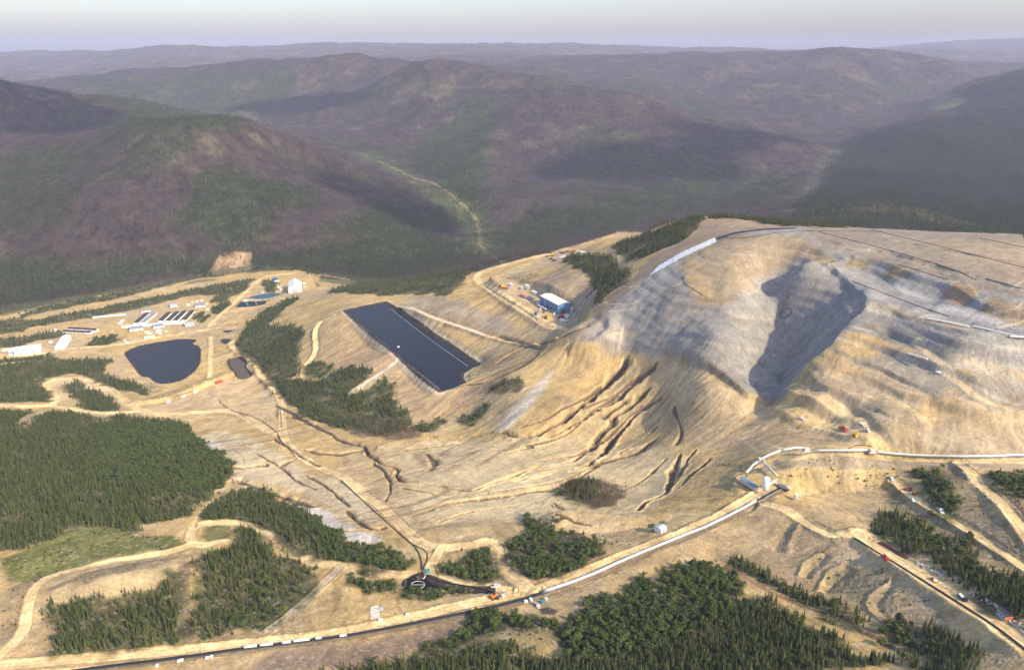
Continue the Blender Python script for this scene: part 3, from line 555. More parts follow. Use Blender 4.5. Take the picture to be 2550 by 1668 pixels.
# woods floor
WOODS = []
def wood(s, kind, gap, col=FLOOR, soft=4, wob=7, big=0, it=1, amt=.85, say=None):
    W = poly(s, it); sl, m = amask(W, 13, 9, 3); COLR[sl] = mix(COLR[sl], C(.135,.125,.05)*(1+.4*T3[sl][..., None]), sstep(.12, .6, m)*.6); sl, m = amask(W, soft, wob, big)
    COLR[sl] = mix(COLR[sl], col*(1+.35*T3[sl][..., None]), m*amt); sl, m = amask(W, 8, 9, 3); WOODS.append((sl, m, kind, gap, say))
S, DC, SN = 'spruce', 'broadleaf', 'snag'
wood("-260,806 70,799 160,783 300,757 420,732 560,706 640,692 625,706 610,722 565,747 525,757 530,742 560,735 480,735 430,747 370,762 310,775 230,790 160,802 90,814 60,817 65,827 -260,852", S, 6)
wood("20,802 60,791 110,778 160,767 230,754 300,742 400,715 430,702 400,708 300,728 200,746 130,759 60,781", DC, 7)
wood("-260,855 50,842 150,822 165,828 160,838 60,854 30,867 -260,876", S, 6)
wood("210,858 255,836 290,838 296,852 270,858", DC, 5); wood("480,798 500,777 513,781 497,796", DC, 5); wood("497,800 515,787 522,790 510,806", DC, 5); wood("527,782 540,758 570,755 576,759 537,786", DC, 5)
wood("650,705 665,695 690,705 690,728 665,730", S, 6)
wood("-260,925 80,907 130,880 140,890 180,898 240,895 266,893 270,905 250,915 270,935 330,960 367,972 366,988 340,978 270,964 200,932 170,930 110,945 92,955 115,975 133,990 130,1002 -260,1002", S, 4.6)
wood("-260,900 60,893 120,888 100,900 -260,912", DC, 5)
wood("165,960 190,945 210,965 270,985 305,1010 300,1022 250,1028 200,1020 206,1010 170,980", S, 4.4)
wood("-260,1018 82,1022 58,1036 48,1080 60,1085 88,1030 205,1030 262,1040 245,1060 252,1068 276,1036 340,1042 440,1048 478,1080 490,1112 528,1122 574,1150 586,1185 560,1207 520,1237 485,1262 452,1288 340,1308 322,1330 300,1310 180,1316 90,1348 30,1374 -260,1392", S, 3.7, say="spruce in the large dark wood below the hairpin road")
wood("250,1062 440,1052 478,1085 530,1124 578,1160 580,1198 520,1230 470,1235 400,1200 280,1216 250,1200 210,1160 215,1112", DC, 3.6, C(.055,.062,.03), say="leafy tree in the dark rounded thicket inside the large wood")
wood("510,1268 570,1217 640,1224 700,1252 760,1292 800,1312 830,1342 870,1372 850,1392 790,1398 760,1386 690,1336 640,1312 560,1296 502,1298", S, 3.8, say="spruce in the stand between the looping dirt road and the pale slide edge")
wood("690,1255 760,1292 800,1312 832,1342 872,1372 900,1366 950,1354 956,1372 985,1370 1030,1400 1034,1414 1000,1424 960,1419 900,1404 850,1391 800,1397 775,1350 740,1310", DC, 3.6, say="leafy tree along the edge of the pale slide above the lower road")
wood("572,1312 620,1326 660,1352 720,1392 760,1412 800,1422 812,1432 798,1446 757,1492 698,1548 662,1572 592,1568 560,1588 476,1593 470,1560 472,1442 502,1387 560,1382 590,1374 582,1352 562,1332", S, 3.7, say="narrow spruce in the stand between the reddish clearing strip and the pipe road")
wood("600,1480 660,1450 720,1440 790,1448 750,1492 698,1548 660,1570 600,1560", DC, 3.6, say="leafy tree beside the straight pipe road")
wood("116,1512 150,1502 230,1500 330,1477 400,1442 440,1417 452,1450 452,1560 448,1584 300,1620 180,1634 92,1641 97,1624 117,1590 114,1542", S, 3.6, say="narrow spruce in the stand inside the sandy road bend, beside the reddish clearing strip")
wood("1105,1425 1130,1392 1210,1360 1234,1374 1243,1430 1238,1440 1214,1449 1170,1441 1140,1434", DC, 3.2, say="leafy bush in the rounded thicket enclosed by the dirt road loop")
wood("1256,1392 1300,1345 1318,1310 1320,1282 1340,1302 1362,1322 1440,1324 1465,1352 1484,1372 1478,1396 1450,1410 1440,1424 1392,1438 1370,1428 1300,1436 1256,1420", DC, 3.2, say="leafy bush in the thicket below the dozed spoil bank")
wood("1395,1225 1420,1207 1450,1192 1500,1202 1545,1217 1558,1235 1540,1254 1500,1263 1460,1257 1412,1240", SN, 3.0, C(.11,.085,.05), say="dead brown trunk in the island of trees left standing by the slide"); wood("1410,1228 1450,1200 1490,1212 1480,1235 1440,1245", S, 3.4, say="green spruce standing among the dead trees on the slide island")
wood("892,1432 930,1442 970,1467 1010,1476 1060,1480 1120,1477 1163,1477 1158,1483 1060,1489 960,1484 902,1465 872,1446", DC, 3.0, say="leafy bush in the strip behind the black lined basin")
wood("1280,1537 1270,1557 1300,1567 1370,1577 1400,1602 1440,1630 1500,1650 1560,1640 1650,1620 1750,1560 1850,1500 1832,1462 1792,1412 1742,1402 1720,1420 1640,1430 1582,1455 1567,1482 1500,1486 1460,1492 1442,1500 1480,1512 1488,1526 1440,1531 1430,1560 1350,1546", DC, 3.0, C(.05,.06,.028), say="leafy dark green tree in the dense thicket below the conveyor road")
wood("1700,1600 1750,1545 1850,1500 1900,1500 1960,1525 2060,1572 2150,1618 2290,1672 1400,1690 1480,1658 1560,1645", S, 2.7, say="slender spruce in the dense stand below the reddish dirt track")
wood("760,1700 860,1668 930,1648 1000,1628 1090,1612 1200,1622 1350,1632 1440,1638 1500,1650 1490,1700", S, 2.7, say="sunlit slender spruce in the thin row along the bottom edge of the photo")
wood("1160,1540 1190,1535 1280,1535 1260,1560 1180,1570 1100,1600 1060,1610 1100,1580", DC, 3.4, say="low leafy bush on the spoil mound below the conveyor road")
wood("1826,1402 1850,1392 1880,1412 1930,1442 2000,1477 2080,1512 2160,1552 2178,1570 2150,1574 2080,1549 1990,1504 1900,1459 1842,1424", S, 3.4, say="small spruce in the narrow strip between the reddish track and the ochre puddles")
wood("2200,1567 2240,1567 2288,1610 2288,1634 2240,1624 2197,1590", DC, 3.0, say="leafy bush in the small clump beside the reddish track"); wood("2300,1577 2350,1572 2420,1612 2440,1690 2290,1690 2302,1630", S, 2.9, say="dark spruce in the small stand between the reddish track and the rocky bank")
wood("2168,1318 2180,1292 2210,1272 2240,1277 2290,1322 2380,1352 2450,1392 2510,1432 2850,1490 2850,1580 2480,1528 2440,1498 2420,1468 2370,1428 2300,1388 2240,1358 2180,1335", S, 2.9, say="tall dark spruce in the grove beside the parked red truck and scrap row")
wood("2250,1300 2330,1340 2440,1400 2500,1440 2450,1440 2350,1390 2270,1345", DC, 3.6, say="leafy bush among the tall spruces of the right-hand grove")
wood("870,706 1000,692 1090,682 1150,662 1185,652 1162,690 1146,708 1121,736 1062,734 1010,729 960,739 930,732 880,734 850,727 800,734", S, 5.5)
wood("587,870 591,842 640,782 700,757 760,737 682,782 672,812 745,812 755,830 740,858 752,880 744,930 718,940 652,925 602,890", S, 4.6)
wood("648,932 700,937 780,957 850,917 905,917 930,931 862,985 880,986 960,942 975,966 985,1000 1005,1030 1028,1055 1012,1073 950,1083 900,1080 832,1063 760,1038 722,1008 682,970", S, 4.4)
wood("850,1055 940,1045 1000,1050 1060,1080 1030,1092 940,1092 870,1080", SN, 4.0, C(.15,.11,.07), say="dead brown trunk at the lower edge of the wood below the pond")
wood("1036,1070 1070,1047 1110,1041 1108,1060 1096,1074 1050,1077", DC, 4); wood("1226,965 1260,947 1300,956 1290,980 1270,985 1231,975", SN, 3.6, say="bare brown trunk in the clump beside the big rectangular pond"); wood("1230,962 1262,948 1295,957 1270,968", S, 4.2); wood("1165,1050 1190,1020 1215,1015 1200,1045 1175,1065", DC, 4.4)
wood("745,905 800,905 840,915 790,945 755,935", DC, 5, MEAD*.7); wood("690,755 740,740 700,775 690,790", DC, 5)
wood("1400,645 1430,636 1500,636 1530,652 1553,680 1558,700 1540,718 1500,742 1482,768 1486,740 1482,712 1462,682 1440,667", S, 4.2)
wood("1520,622 1545,602 1610,586 1690,552 1735,540 1752,548 1740,570 1700,600 1650,618 1600,643 1560,650 1545,640", S, 4.2)
wood("1760,537 1850,541 1960,556 2100,564 2105,568 1950,563 1850,545 1770,545", S, 4.2)
wood("2285,1165 2330,1175 2372,1240 2395,1290 2368,1302 2320,1245 2285,1200", DC, 4.0, C(.11,.12,.04))
wood("1620,1320 1640,1300 1670,1290 1650,1315", DC, 5)
for i, (sl, sd_, off) in enumerate(LINER):
    if i == 1: COLR[sl] = mix(COLR[sl], C(.55,.47,.33), sstep(off+9, off+7, sd_)*sstep(off, off+2, sd_)*.7)
    w = (2.0, 3.0, 1.8, 1.4, .8, 1, 1, 1)[i]
    COLR[sl] = mix(COLR[sl], C(.025,.025,.028), sstep(off+w+.8, off+w-.3, sd_)*(.95 if i in (0, 1, 2, 3) else .4))
wood("2420,1180 2470,1172 2600,1185 2850,1200 2850,1290 2600,1262 2530,1225", DC, 4.2)
wood("1040,1618 1070,1592 1130,1568 1170,1560 1150,1590 1110,1612", DC, 3.2)
# sparse scrub on the lower right slopes and banks
for s_, g in (("1790,1150 1880,1165 2100,1160 2220,1170 2260,1200 2200,1230 2060,1200 1930,1195 1830,1165", 8), ("2330,1160 2400,1160 2550,1340 2600,1400 2550,1400 2440,1300 2390,1230", 8), ("2440,1165 2600,1160 2600,1330 2550,1310 2490,1240", 6), ("2180,1190 2230,1205 2300,1262 2440,1345 2520,1395 2560,1440 2470,1390 2320,1310 2220,1260", 6),
              ("2020,1390 2060,1345 2140,1420 2250,1470 2350,1520 2340,1560 2200,1540 2080,1490", 7), ("1850,1400 1900,1440 2000,1475 2050,1505 2020,1480 1960,1450 1900,1425", 5), ("0,1395 180,1318 430,1332 440,1370 190,1412 35,1468", 7), ("1190,905 1230,940 1300,950 1250,1060 1180,1060 1150,1040 1190,1010", 9), ("1260,690 1310,680 1340,690 1290,705", 7), ("1040,1608 1110,1575 1290,1535 1445,1595 1450,1635 1300,1630", 6), ("350,905 380,960 420,985 400,1000 340,975", 8), ("0,1440 60,1460 110,1510 90,1600 0,1640", 8), ("1440,1320 1600,1345 1590,1362 1480,1380", 7), ("1700,1400 1800,1385 1850,1395 1720,1412", 6)):
    sl, m = amask(poly(s_, 1), 8, 8, 6); WOODS.append((sl, m, 'broadleaf', g, 'scrub'))
COLR = mix(COLR, C(.42,.39,.33), BEN*.34*sstep(-.3, .5, T2))
for s_ in ("2155,768 2230,790 2300,816 2420,850 2550,871", "2085,841 2180,870 2290,905 2400,941 2470,985 2550,1010", "2110,810 2200,836 2300,860 2400,890 2550,913", "1470,833 1560,836 1700,843 1850,870 1930,882", "1530,773 1620,766 1750,773 1850,788 1925,804", "2060,608 2150,620 2300,653 2420,688 2560,726"):
    line(s_, 1.6, C(.46,.42,.35), 1, 1.5, .5, 2, .7)
# wheel and dozer tracks
tq = random.Random(11)
for (u0, u1, v0, v1, n_, ln) in ((20, 560, 760, 900, 14, 60), (420, 720, 960, 1180, 14, 60), (560, 900, 1080, 1330, 10, 60), (900, 1300, 1290, 1400, 10, 60), (1240, 1420, 720, 790, 8, 30), (1480, 1750, 700, 870, 22, 60), (2080, 2520, 600, 820, 22, 90), (2000, 2500, 880, 1100, 18, 80), (1800, 2150, 1230, 1360, 12, 60), (1500, 1800, 1340, 1410, 8, 50), (1750, 2000, 1030, 1110, 12, 60), (880, 1160, 1500, 1560, 8, 50), (900, 1250, 800, 960, 10, 50), (2150, 2500, 1380, 1600, 10, 60)):
    for _ in range(n_):
        u, v, an = tq.uniform(u0, u1), tq.uniform(v0, v1), tq.uniform(-.6, .6); p = []
        for k in range(5): p.append('%.1f,%.1f' % (u, v)); an += tq.uniform(-.5, .5); u += ln/4*math.cos(an); v += ln/4*.6*math.sin(an)
        line(' '.join(p), tq.uniform(.7, 1.4), C(.62,.50,.33) if tq.random() < .55 else C(.24,.185,.12), .7, .3, tq.uniform(.3, .6), 1)
# small tonal variety everywhere
MIXT = 1+.14*T3+.10*T2
COLR *= (MIXT+MW*(ST*.24+ST3*.16)*(1-.5*HP-.45*SL))[..., None]
COLR = mix(COLR, C(.17,.125,.085), np.clip(SL*CRK*3.2, 0, .8)+np.clip(HB*1.6, 0, .5))
SPK = sstep(.62, .95, fbm(X, Y, 2.6, 2, 161)+.25*T2)*MW*sstep(1500, 700, D); COLR = mix(COLR, C(.60,.53,.42), SPK*.3)
SPD = sstep(.62, .95, fbm(X, Y, 3.1, 2, 171)-.25*T2)*MW*sstep(1600, 700, D); COLR = mix(COLR, C(.15,.125,.07), SPD*.32)
RS = fbm(X, Y, 1.7, 2, 141)
COLR *= 1+(RS*.12)[..., None]*MW[..., None]
# ------------------------------------------------------------------ earth material
mt = bpy.data.materials.new('earth'); mt.use_nodes = True; t_ = mt.node_tree; b_ = t_.nodes['Principled BSDF']; b_.inputs['Roughness'].default_value = 1; b_.inputs['Specular IOR Level'].default_value = .1
an = t_.nodes.new('ShaderNodeAttribute'); an.attribute_name = 'albedo'
tc = t_.nodes.new('ShaderNodeTexCoord'); n1 = t_.nodes.new('ShaderNodeTexNoise'); n1.inputs['Scale'].default_value = .55; n1.inputs['Detail'].default_value = 6; n1.inputs['Roughness'].default_value = .65
r1 = t_.nodes.new('ShaderNodeMapRange'); r1.inputs[1].default_value = .3; r1.inputs[2].default_value = .7; r1.inputs[3].default_value = .78; r1.inputs[4].default_value = 1.2
mm = t_.nodes.new('ShaderNodeMix'); mm.data_type = 'RGBA'; mm.blend_type = 'MULTIPLY'; mm.inputs[0].default_value = 1
bp = t_.nodes.new('ShaderNodeBump'); bp.inputs['Strength'].default_value = .5; bp.inputs['Distance'].default_value = .6
L_ = t_.links; L_.new(tc.outputs['Object'], n1.inputs['Vector']); L_.new(n1.outputs[0], r1.inputs[0]); L_.new(an.outputs[0], mm.inputs[6]); L_.new(r1.outputs[0], mm.inputs[7]); L_.new(mm.outputs[2], b_.inputs[0]); L_.new(n1.outputs[0], bp.inputs['Height']); L_.new(bp.outputs[0], b_.inputs['Normal'])
# ------------------------------------------------------------------ terrain mesh
def grid_mesh(name, mat):
    me = bpy.data.meshes.new(name)
    nv = NL*NA
    co = np.empty((nv, 3), np.float32); co[:, 0] = X.ravel(); co[:, 1] = Y.ravel(); co[:, 2] = Z.ravel()
    idx = np.arange(nv, dtype=np.int32).reshape(NL, NA)
    f = np.stack([idx[:-1, :-1], idx[:-1, 1:], idx[1:, 1:], idx[1:, :-1]], -1).reshape(-1, 4)
    f = f[:, ::-1]
    nf = len(f)
    me.vertices.add(nv); me.vertices.foreach_set('co', co.ravel())
    me.loops.add(nf*4); me.loops.foreach_set('vertex_index', f.ravel())
    me.polygons.add(nf); me.polygons.foreach_set('loop_start', np.arange(0, nf*4, 4, dtype=np.int32))
    me.update(calc_edges=True)
    me.polygons.foreach_set('use_smooth', np.ones(nf, bool))
    at = me.attributes.new('albedo', 'FLOAT_COLOR', 'POINT')
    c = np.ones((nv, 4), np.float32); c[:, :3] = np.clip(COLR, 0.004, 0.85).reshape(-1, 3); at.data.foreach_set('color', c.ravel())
    me.materials.append(mat)
    o = bpy.data.objects.new(name, me); COL.objects.link(o); o['kind'] = 'structure'
    return o
struct_terrain = grid_mesh('terrain', mt)
# ------------------------------------------------------------------ trees
def mat(name, col, rough=.8, spec=.3, var=0.0, col2=None, metal=0.0):
    m = bpy.data.materials.new(name); m.use_nodes = True; t = m.node_tree; b = t.nodes['Principled BSDF']
    b.inputs['Base Color'].default_value = (*col, 1); b.inputs['Roughness'].default_value = rough; b.inputs['Specular IOR Level'].default_value = spec; b.inputs['Metallic'].default_value = metal
    if col2 is not None:
        oi = t.nodes.new('ShaderNodeObjectInfo'); mx = t.nodes.new('ShaderNodeMix'); mx.data_type = 'RGBA'
        mx.inputs[6].default_value = (*col, 1); mx.inputs[7].default_value = (*col2, 1)
        t.links.new(oi.outputs['Random'], mx.inputs[0]); t.links.new(mx.outputs[2], b.inputs[0])
    elif var:
        tc = t.nodes.new('ShaderNodeTexCoord'); nz = t.nodes.new('ShaderNodeTexNoise'); nz.inputs['Scale'].default_value = .45; nz.inputs['Detail'].default_value = 5
        rp = t.nodes.new('ShaderNodeMapRange'); rp.inputs[3].default_value = 1-var; rp.inputs[4].default_value = 1+var
        vm = t.nodes.new('ShaderNodeMix'); vm.data_type = 'RGBA'; vm.blend_type = 'MULTIPLY'; vm.inputs[0].default_value = 1; vm.inputs[6].default_value = (*col, 1)
        t.links.new(tc.outputs['Object'], nz.inputs['Vector']); t.links.new(nz.outputs[0], rp.inputs[0]); t.links.new(rp.outputs[0], vm.inputs[7]); t.links.new(vm.outputs[2], b.inputs[0])
    return m
M_SPR = mat('spruce_needles', (.032, .056, .019), .85, .1, col2=(.102, .114, .040))
M_BRD = mat('broad_leaves', (.038, .074, .020), .8, .15, col2=(.098, .122, .036))
M_SNG = mat('dead_wood', (.17, .125, .085), .9, .1, col2=(.075, .058, .045))
M_BNT = mat('burnt_wood', (.125, .10, .088), .9, .1, col2=(.018, .016, .016))
M_BRK = mat('bark', (.10, .075, .05), .9, .1)
M_FSP = mat('far_spruce_needles', (.018, .032, .015), .85, .1, col2=(.058, .070, .032))
def mesh(name, V, F, m):
    me = bpy.data.meshes.new(name); me.from_pydata(V, [], F); me.materials.append(m); return me
def conifer(r, lev, ring, seed, core=True):
    """ragged tiers of drooping sprays on a narrow core, height 1"""
    q = random.Random(seed); V, F = [], []
    if core:
        k = 5; b = len(V)
        for i in range(k): a = 6.283*i/k; V.append((r*.5*math.cos(a), r*.5*math.sin(a), .07))
        V.append((0, 0, .97)); F += [(b+i, b+(i+1) % k, b+k) for i in range(k)]
    for L in range(lev):
        t = (L+.5)/lev; z = .06+.9*t; rr = r*(1-t)**.75*(1 if t > .12 else .75)
        for i in range(ring):
            if q.random() < .12: continue
            a = 6.283*(i+q.random()*.8)/ring; ro = rr*q.uniform(.65, 1.25); w = ro*q.uniform(.35, .55)
            c, s = math.cos(a), math.sin(a); zt = z-ro*q.uniform(.2, .7); z0 = z+.5/lev*q.uniform(.4, 1.3); b = len(V)
            V += [(0, 0, z0), (ro*.7*c-w*s, ro*.7*s+w*c, zt+.02), (ro*c, ro*s, zt-.02), (ro*.7*c+w*s, ro*.7*s-w*c, zt+.02)]; F += [(b, b+1, b+2), (b, b+2, b+3)]
    return V, F
def trunk(r0, r1, z0, z1, k=6, lean=0.0):
    V = [(r0*math.cos(6.283*i/k), r0*math.sin(6.283*i/k), z0) for i in range(k)]+[(lean+r1*math.cos(6.283*i/k), r1*math.sin(6.283*i/k), z1) for i in range(k)]
    return V, [(i, (i+1) % k, k+(i+1) % k, k+i) for i in range(k)]+[tuple(range(2*k-1, k-1, -1))]
def leafy(nclump, nleaf, seed, rad=.42):
    q = random.Random(seed); V, F = [], []
    for c in range(nclump):
        a = q.random()*6.283; rr = rad*.62*math.sqrt(q.random()); cz = q.uniform(.42, .82)-rr*.35; cr = q.uniform(.16, .27); cx, cy_ = rr*math.cos(a), rr*math.sin(a)
        for i in range(nleaf):
            n = Vector((q.gauss(0, 1), q.gauss(0, 1), q.gauss(.25, .9))).normalized(); p = Vector((cx, cy_, cz))+n*cr*q.uniform(.75, 1.1)
            t = n.orthogonal().normalized(); t.rotate(Matrix.Rotation(q.random()*6.28, 3, n)); s = n.cross(t); h = cr*q.uniform(.26, .48); tl = n*h*q.uniform(-.4, .4); b = len(V)
            V += [tuple(p+t*h), tuple(p+s*h*.7+tl), tuple(p-t*h), tuple(p-s*h*.7-tl)]; F.append((b, b+1, b+2, b+3))
    return V, F
def snag(seed, nb=7):
    q = random.Random(seed); V, F = trunk(.022, .006, 0, 1, 4, q.uniform(-.05, .05))
    for i in range(nb):
        z = q.uniform(.3, .95); a = q.random()*6.283; l = .11*(1.15-z)*q.uniform(.6, 1.3); c, s = math.cos(a), math.sin(a); b = len(V)
        V += [(0, 0, z+.012), (0, 0, z-.012), (l*c, l*s, z-l*.3)]; F.append((b, b+1, b+2))
    return V, F
def source(name, meshes):
    c = bpy.data.collections.new(name)
    for i, me in enumerate(meshes): c.objects.link(bpy.data.objects.new(name+'_source', me))
    return c
SRC = {
 'spruce': source('spruce', [mesh('spruce', *conifer(.15, 9, 6, s), M_SPR) for s in range(5)]),
 'broadleaf': source('broadleaf', [mesh('broadleaf', *leafy(8, 15, s), M_BRD) for s in range(5)]),
 'snag': source('snag', [mesh('snag', *snag(s, 12), M_SNG) for s in range(4)]),
 'burnt': source('burnt', [mesh('burnt', *snag(s+9, 5), M_BNT) for s in range(4)]),
 'farspruce': source('farspruce', [mesh('farspruce', *conifer(.19, 3, 5, s+20), M_FSP) for s in range(4)]),
}
def scatter(name, kind, xyz, size, label=None):
    me = bpy.data.meshes.new(name); n = len(xyz); me.vertices.add(n); me.vertices.foreach_set('co', np.ascontiguousarray(xyz, np.float32).ravel())
    for nm, ty, ar in (('size', 'FLOAT', size.astype(np.float32)), ('yaw', 'FLOAT', (rng.random(n)*6.283).astype(np.float32)), ('pick', 'INT', rng.integers(0, 99, n).astype(np.int32)), ('fat', 'FLOAT', rng.uniform(.8, 1.25, n).astype(np.float32))):
        a = me.attributes.new(nm, ty, 'POINT'); a.data.foreach_set('value', ar)
    o = bpy.data.objects.new(name, me); COL.objects.link(o); o['kind'] = 'stuff'
    if label: o['label'] = label
    ng = bpy.data.node_groups.new(name, 'GeometryNodeTree')
    ng.interface.new_socket('Geometry', in_out='INPUT', socket_type='NodeSocketGeometry'); ng.interface.new_socket('Geometry', in_out='OUTPUT', socket_type='NodeSocketGeometry')
    N, L = ng.nodes, ng.links
    gi, go = N.new('NodeGroupInput'), N.new('NodeGroupOutput'); ip = N.new('GeometryNodeInstanceOnPoints'); ci = N.new('GeometryNodeCollectionInfo')
    ci.inputs['Collection'].default_value = SRC[kind]; ci.inputs['Separate Children'].default_value = True; ci.inputs['Reset Children'].default_value = True
    def at(nm, ty):
        a = N.new('GeometryNodeInputNamedAttribute'); a.data_type = ty; a.inputs['Name'].default_value = nm; return a.outputs['Attribute']
    sz, yw, pk, ft = at('size', 'FLOAT'), at('yaw', 'FLOAT'), at('pick', 'INT'), at('fat', 'FLOAT')
    mu = N.new('ShaderNodeMath'); mu.operation = 'MULTIPLY'; L.new(sz, mu.inputs[0]); L.new(ft, mu.inputs[1])
    cs = N.new('ShaderNodeCombineXYZ'); L.new(mu.outputs[0], cs.inputs[0]); L.new(mu.outputs[0], cs.inputs[1]); L.new(sz, cs.inputs[2])
    cr = N.new('ShaderNodeCombineXYZ'); L.new(yw, cr.inputs[2])
    L.new(gi.outputs[0], ip.inputs['Points']); L.new(ci.outputs[0], ip.inputs['Instance']); ip.inputs['Pick Instance'].default_value = True
    L.new(pk, ip.inputs['Instance Index']); L.new(cr.outputs[0], ip.inputs['Rotation']); L.new(cs.outputs[0], ip.inputs['Scale']); L.new(ip.outputs[0], go.inputs[0])
    md = o.modifiers.new('scatter', 'NODES'); md.node_group = ng
    return o
# cells in reach of the view: not far behind a crest, not far outside the frame
TAN = (Z-H)/D; RUN = np.maximum.accumulate(TAN, axis=0)
VIS = (TAN+22/D >= RUN)
PU, PV, _ = project(X, Y, np.where(Y > 50, Z, 0)); VIS &= (PU > -300) & (PU < 2870) & (PV < 1950) & (Y > 120)
dl_ = np.gradient(gl)[:, None]; CELL = np.broadcast_to(D*dl_*D*(ga[1]-ga[0]), X.shape)
BARE = np.zeros(X.shape, np.float32)
for W, w, _t in ROADS+[(path('462,1400 456,1440 458,1500 460,1560 467,1592'), 3.2, 1)]:
    sl, d, par, side = lmask(W, w*1.4, 0, 0); BARE[sl] = np.maximum(BARE[sl], d < w*1.35)
for W, z, k, z0 in WATER:
    sl = window(W, .01); BARE[sl] = np.maximum(BARE[sl], sdf(W, LA[sl], LL[sl]) < 0.004)
def seedpts(sl, lam):
    n = rng.poisson(np.clip(lam, 0, 40)); i, j = np.nonzero(n); k = n[i, j]; i, j = np.repeat(i, k)+sl[0].start, np.repeat(j, k)+sl[1].start
    i = np.clip(i, 0, NL-2); j = np.clip(j, 0, NA-2)
    fi, fj = rng.random(len(i)), rng.random(len(i))
    l = gl[i]+(gl[i+1]-gl[i])*fi; a = ga[j]+(ga[1]-ga[0])*fj
    z = Z[i, j]*(1-fi)*(1-fj)+Z[i+1, j]*fi*(1-fj)+Z[i, j+1]*(1-fi)*fj+Z[i+1, j+1]*fi*fj
    d = np.exp(l); return np.stack([d*np.sin(a), d*np.cos(a), z-.15], 1)
T2n = fbm(X, Y, 26, 3, 151)
STANDS = {'spruce': [], 'broadleaf': [], 'snag': []}
HT = {'spruce': (4.8, 10.5), 'broadleaf': (3.2, 7.0), 'snag': (5, 10)}
SAYS = [None]
BLM = np.zeros(X.shape, np.float32)
for sl, m, kind, gap, say in WOODS:
    if kind == 'broadleaf' and say != 'scrub': BLM[sl] = np.maximum(BLM[sl], m)
for sl, m, kind, gap, say in WOODS:
    if kind == 'spruce' and gap < 5: gap *= .78
    if kind == 'spruce': m = m*(1-.8*BLM[sl])
    lam = (m*VIS[sl]*(1-BARE[sl])*CELL[sl]/gap**2*np.clip(1.0+T2n[sl]*.9, .15, 1.8))*(m > .1)
    p = seedpts(sl, lam)
    if say == 'scrub': STANDS['broadleaf'].append((p, rng.uniform(.7, 2.4, len(p)), np.zeros(len(p), int))); continue
    if say not in SAYS: SAYS.append(say)
    hs = HT[kind][0]+(HT[kind][1]-HT[kind][0])*rng.beta(1.5, 1.9, len(p)); hs *= .8+.2*min(1.3, gap/3.5)
    if kind == 'spruce' and len(p):                        # some leafy trees mixed in
        r = rng.random(len(p)); STANDS['broadleaf'].append((p[r < .10], hs[r < .10]*.7, np.zeros((r < .10).sum(), int))); p, hs = p[r >= .10], hs[r >= .10]
    if kind == 'spruce' and len(p): r = rng.random(len(p)) < .05; STANDS['snag'].append((p[r], hs[r], np.zeros(r.sum(), int))); p, hs = p[~r], hs[~r]
    STANDS[kind].append((p, hs, np.full(len(p), SAYS.index(say))))
    if kind == 'broadleaf' and len(p):
        r = rng.random(len(p)) < .06; STANDS['spruce'].append((p[r], hs[r]*1.5, np.zeros(r.sum(), int)))
GROUPS = {'spruce': 'spruces', 'broadleaf': 'leafy trees and bushes', 'snag': 'dead trunks'}
NAMES = {'spruce': 'spruce_tree', 'broadleaf': 'leafy_tree', 'snag': 'dead_tree'}
def single_trees(kind, p, hs, sid, count):
    """the trees that show largest become things of their own"""
    u, v, dep = project(p[:, 0], p[:, 1], p[:, 2]+hs*.5)
    ok = (u > 5) & (u < 2545) & (v < 1668) & (sid > 0); sc_ = np.where(ok, hs/dep, -1)
    top = np.argsort(-sc_)[:count]; top = top[sc_[top] > 0]
    if kind == 'spruce': crowns = [mesh('crown', *conifer(.15, 15, 8, s+40), M_SPR) for s in range(5)]; tr = mesh('trunk', *trunk(.016, .004, -.04, .9), M_BRK)
    elif kind == 'broadleaf': crowns = [mesh('crown', *leafy(11, 26, s+40), M_BRD) for s in range(5)]; tr = mesh('trunk', *trunk(.03, .012, -.05, .6), M_BRK)
    else: crowns = [mesh('branches', [], [], M_SNG)]; tr = None
    if kind == 'snag':
        crowns = []
        for s in range(4):
            V, F = snag(s+60, 16); crowns.append(mesh('branches', V[8:], [tuple(i-8 for i in f) for f in F[5:]], M_SNG))
        tr = mesh('trunk', *trunk(.02, .006, -.04, 1, 6), M_SNG)
    for i in top:
        e = bpy.data.objects.new(NAMES[kind], None); COL.objects.link(e); e.empty_display_size = .5
        e.location = p[i]; h = hs[i]; f = random.uniform(.85, 1.2); e.scale = (h*f, h*f, h); e.rotation_euler = (0, 0, random.random()*6.28)
        e['label'] = SAYS[sid[i]]; e['category'] = 'dead tree' if kind == 'snag' else 'tree'; e['group'] = GROUPS[kind]+' '+' '.join(SAYS[sid[i]].split()[2:])
        for nm, me in (('trunk', tr), ('branches' if kind == 'snag' else 'crown', random.choice(crowns))):
            o = bpy.data.objects.new(nm, me); COL.objects.link(o); o.parent = e
    keep = np.ones(len(p), bool); keep[top] = False
    return keep
for kind, nm, lab in (('spruce', 'spruce_forest', 'dark green spruce woods around the mine'), ('broadleaf', 'leafy_thicket', 'green leafy thickets between the roads'), ('snag', 'dead_trees', 'dead brown trunks left standing')):
    p = np.concatenate([q[0] for q in STANDS[kind]]); hs = np.concatenate([q[1] for q in STANDS[kind]]); sid = np.concatenate([q[2] for q in STANDS[kind]])
    keep = single_trees(kind, p, hs, sid, 300)
    scatter(nm, kind, p[keep], hs[keep], lab); print(nm, len(p))
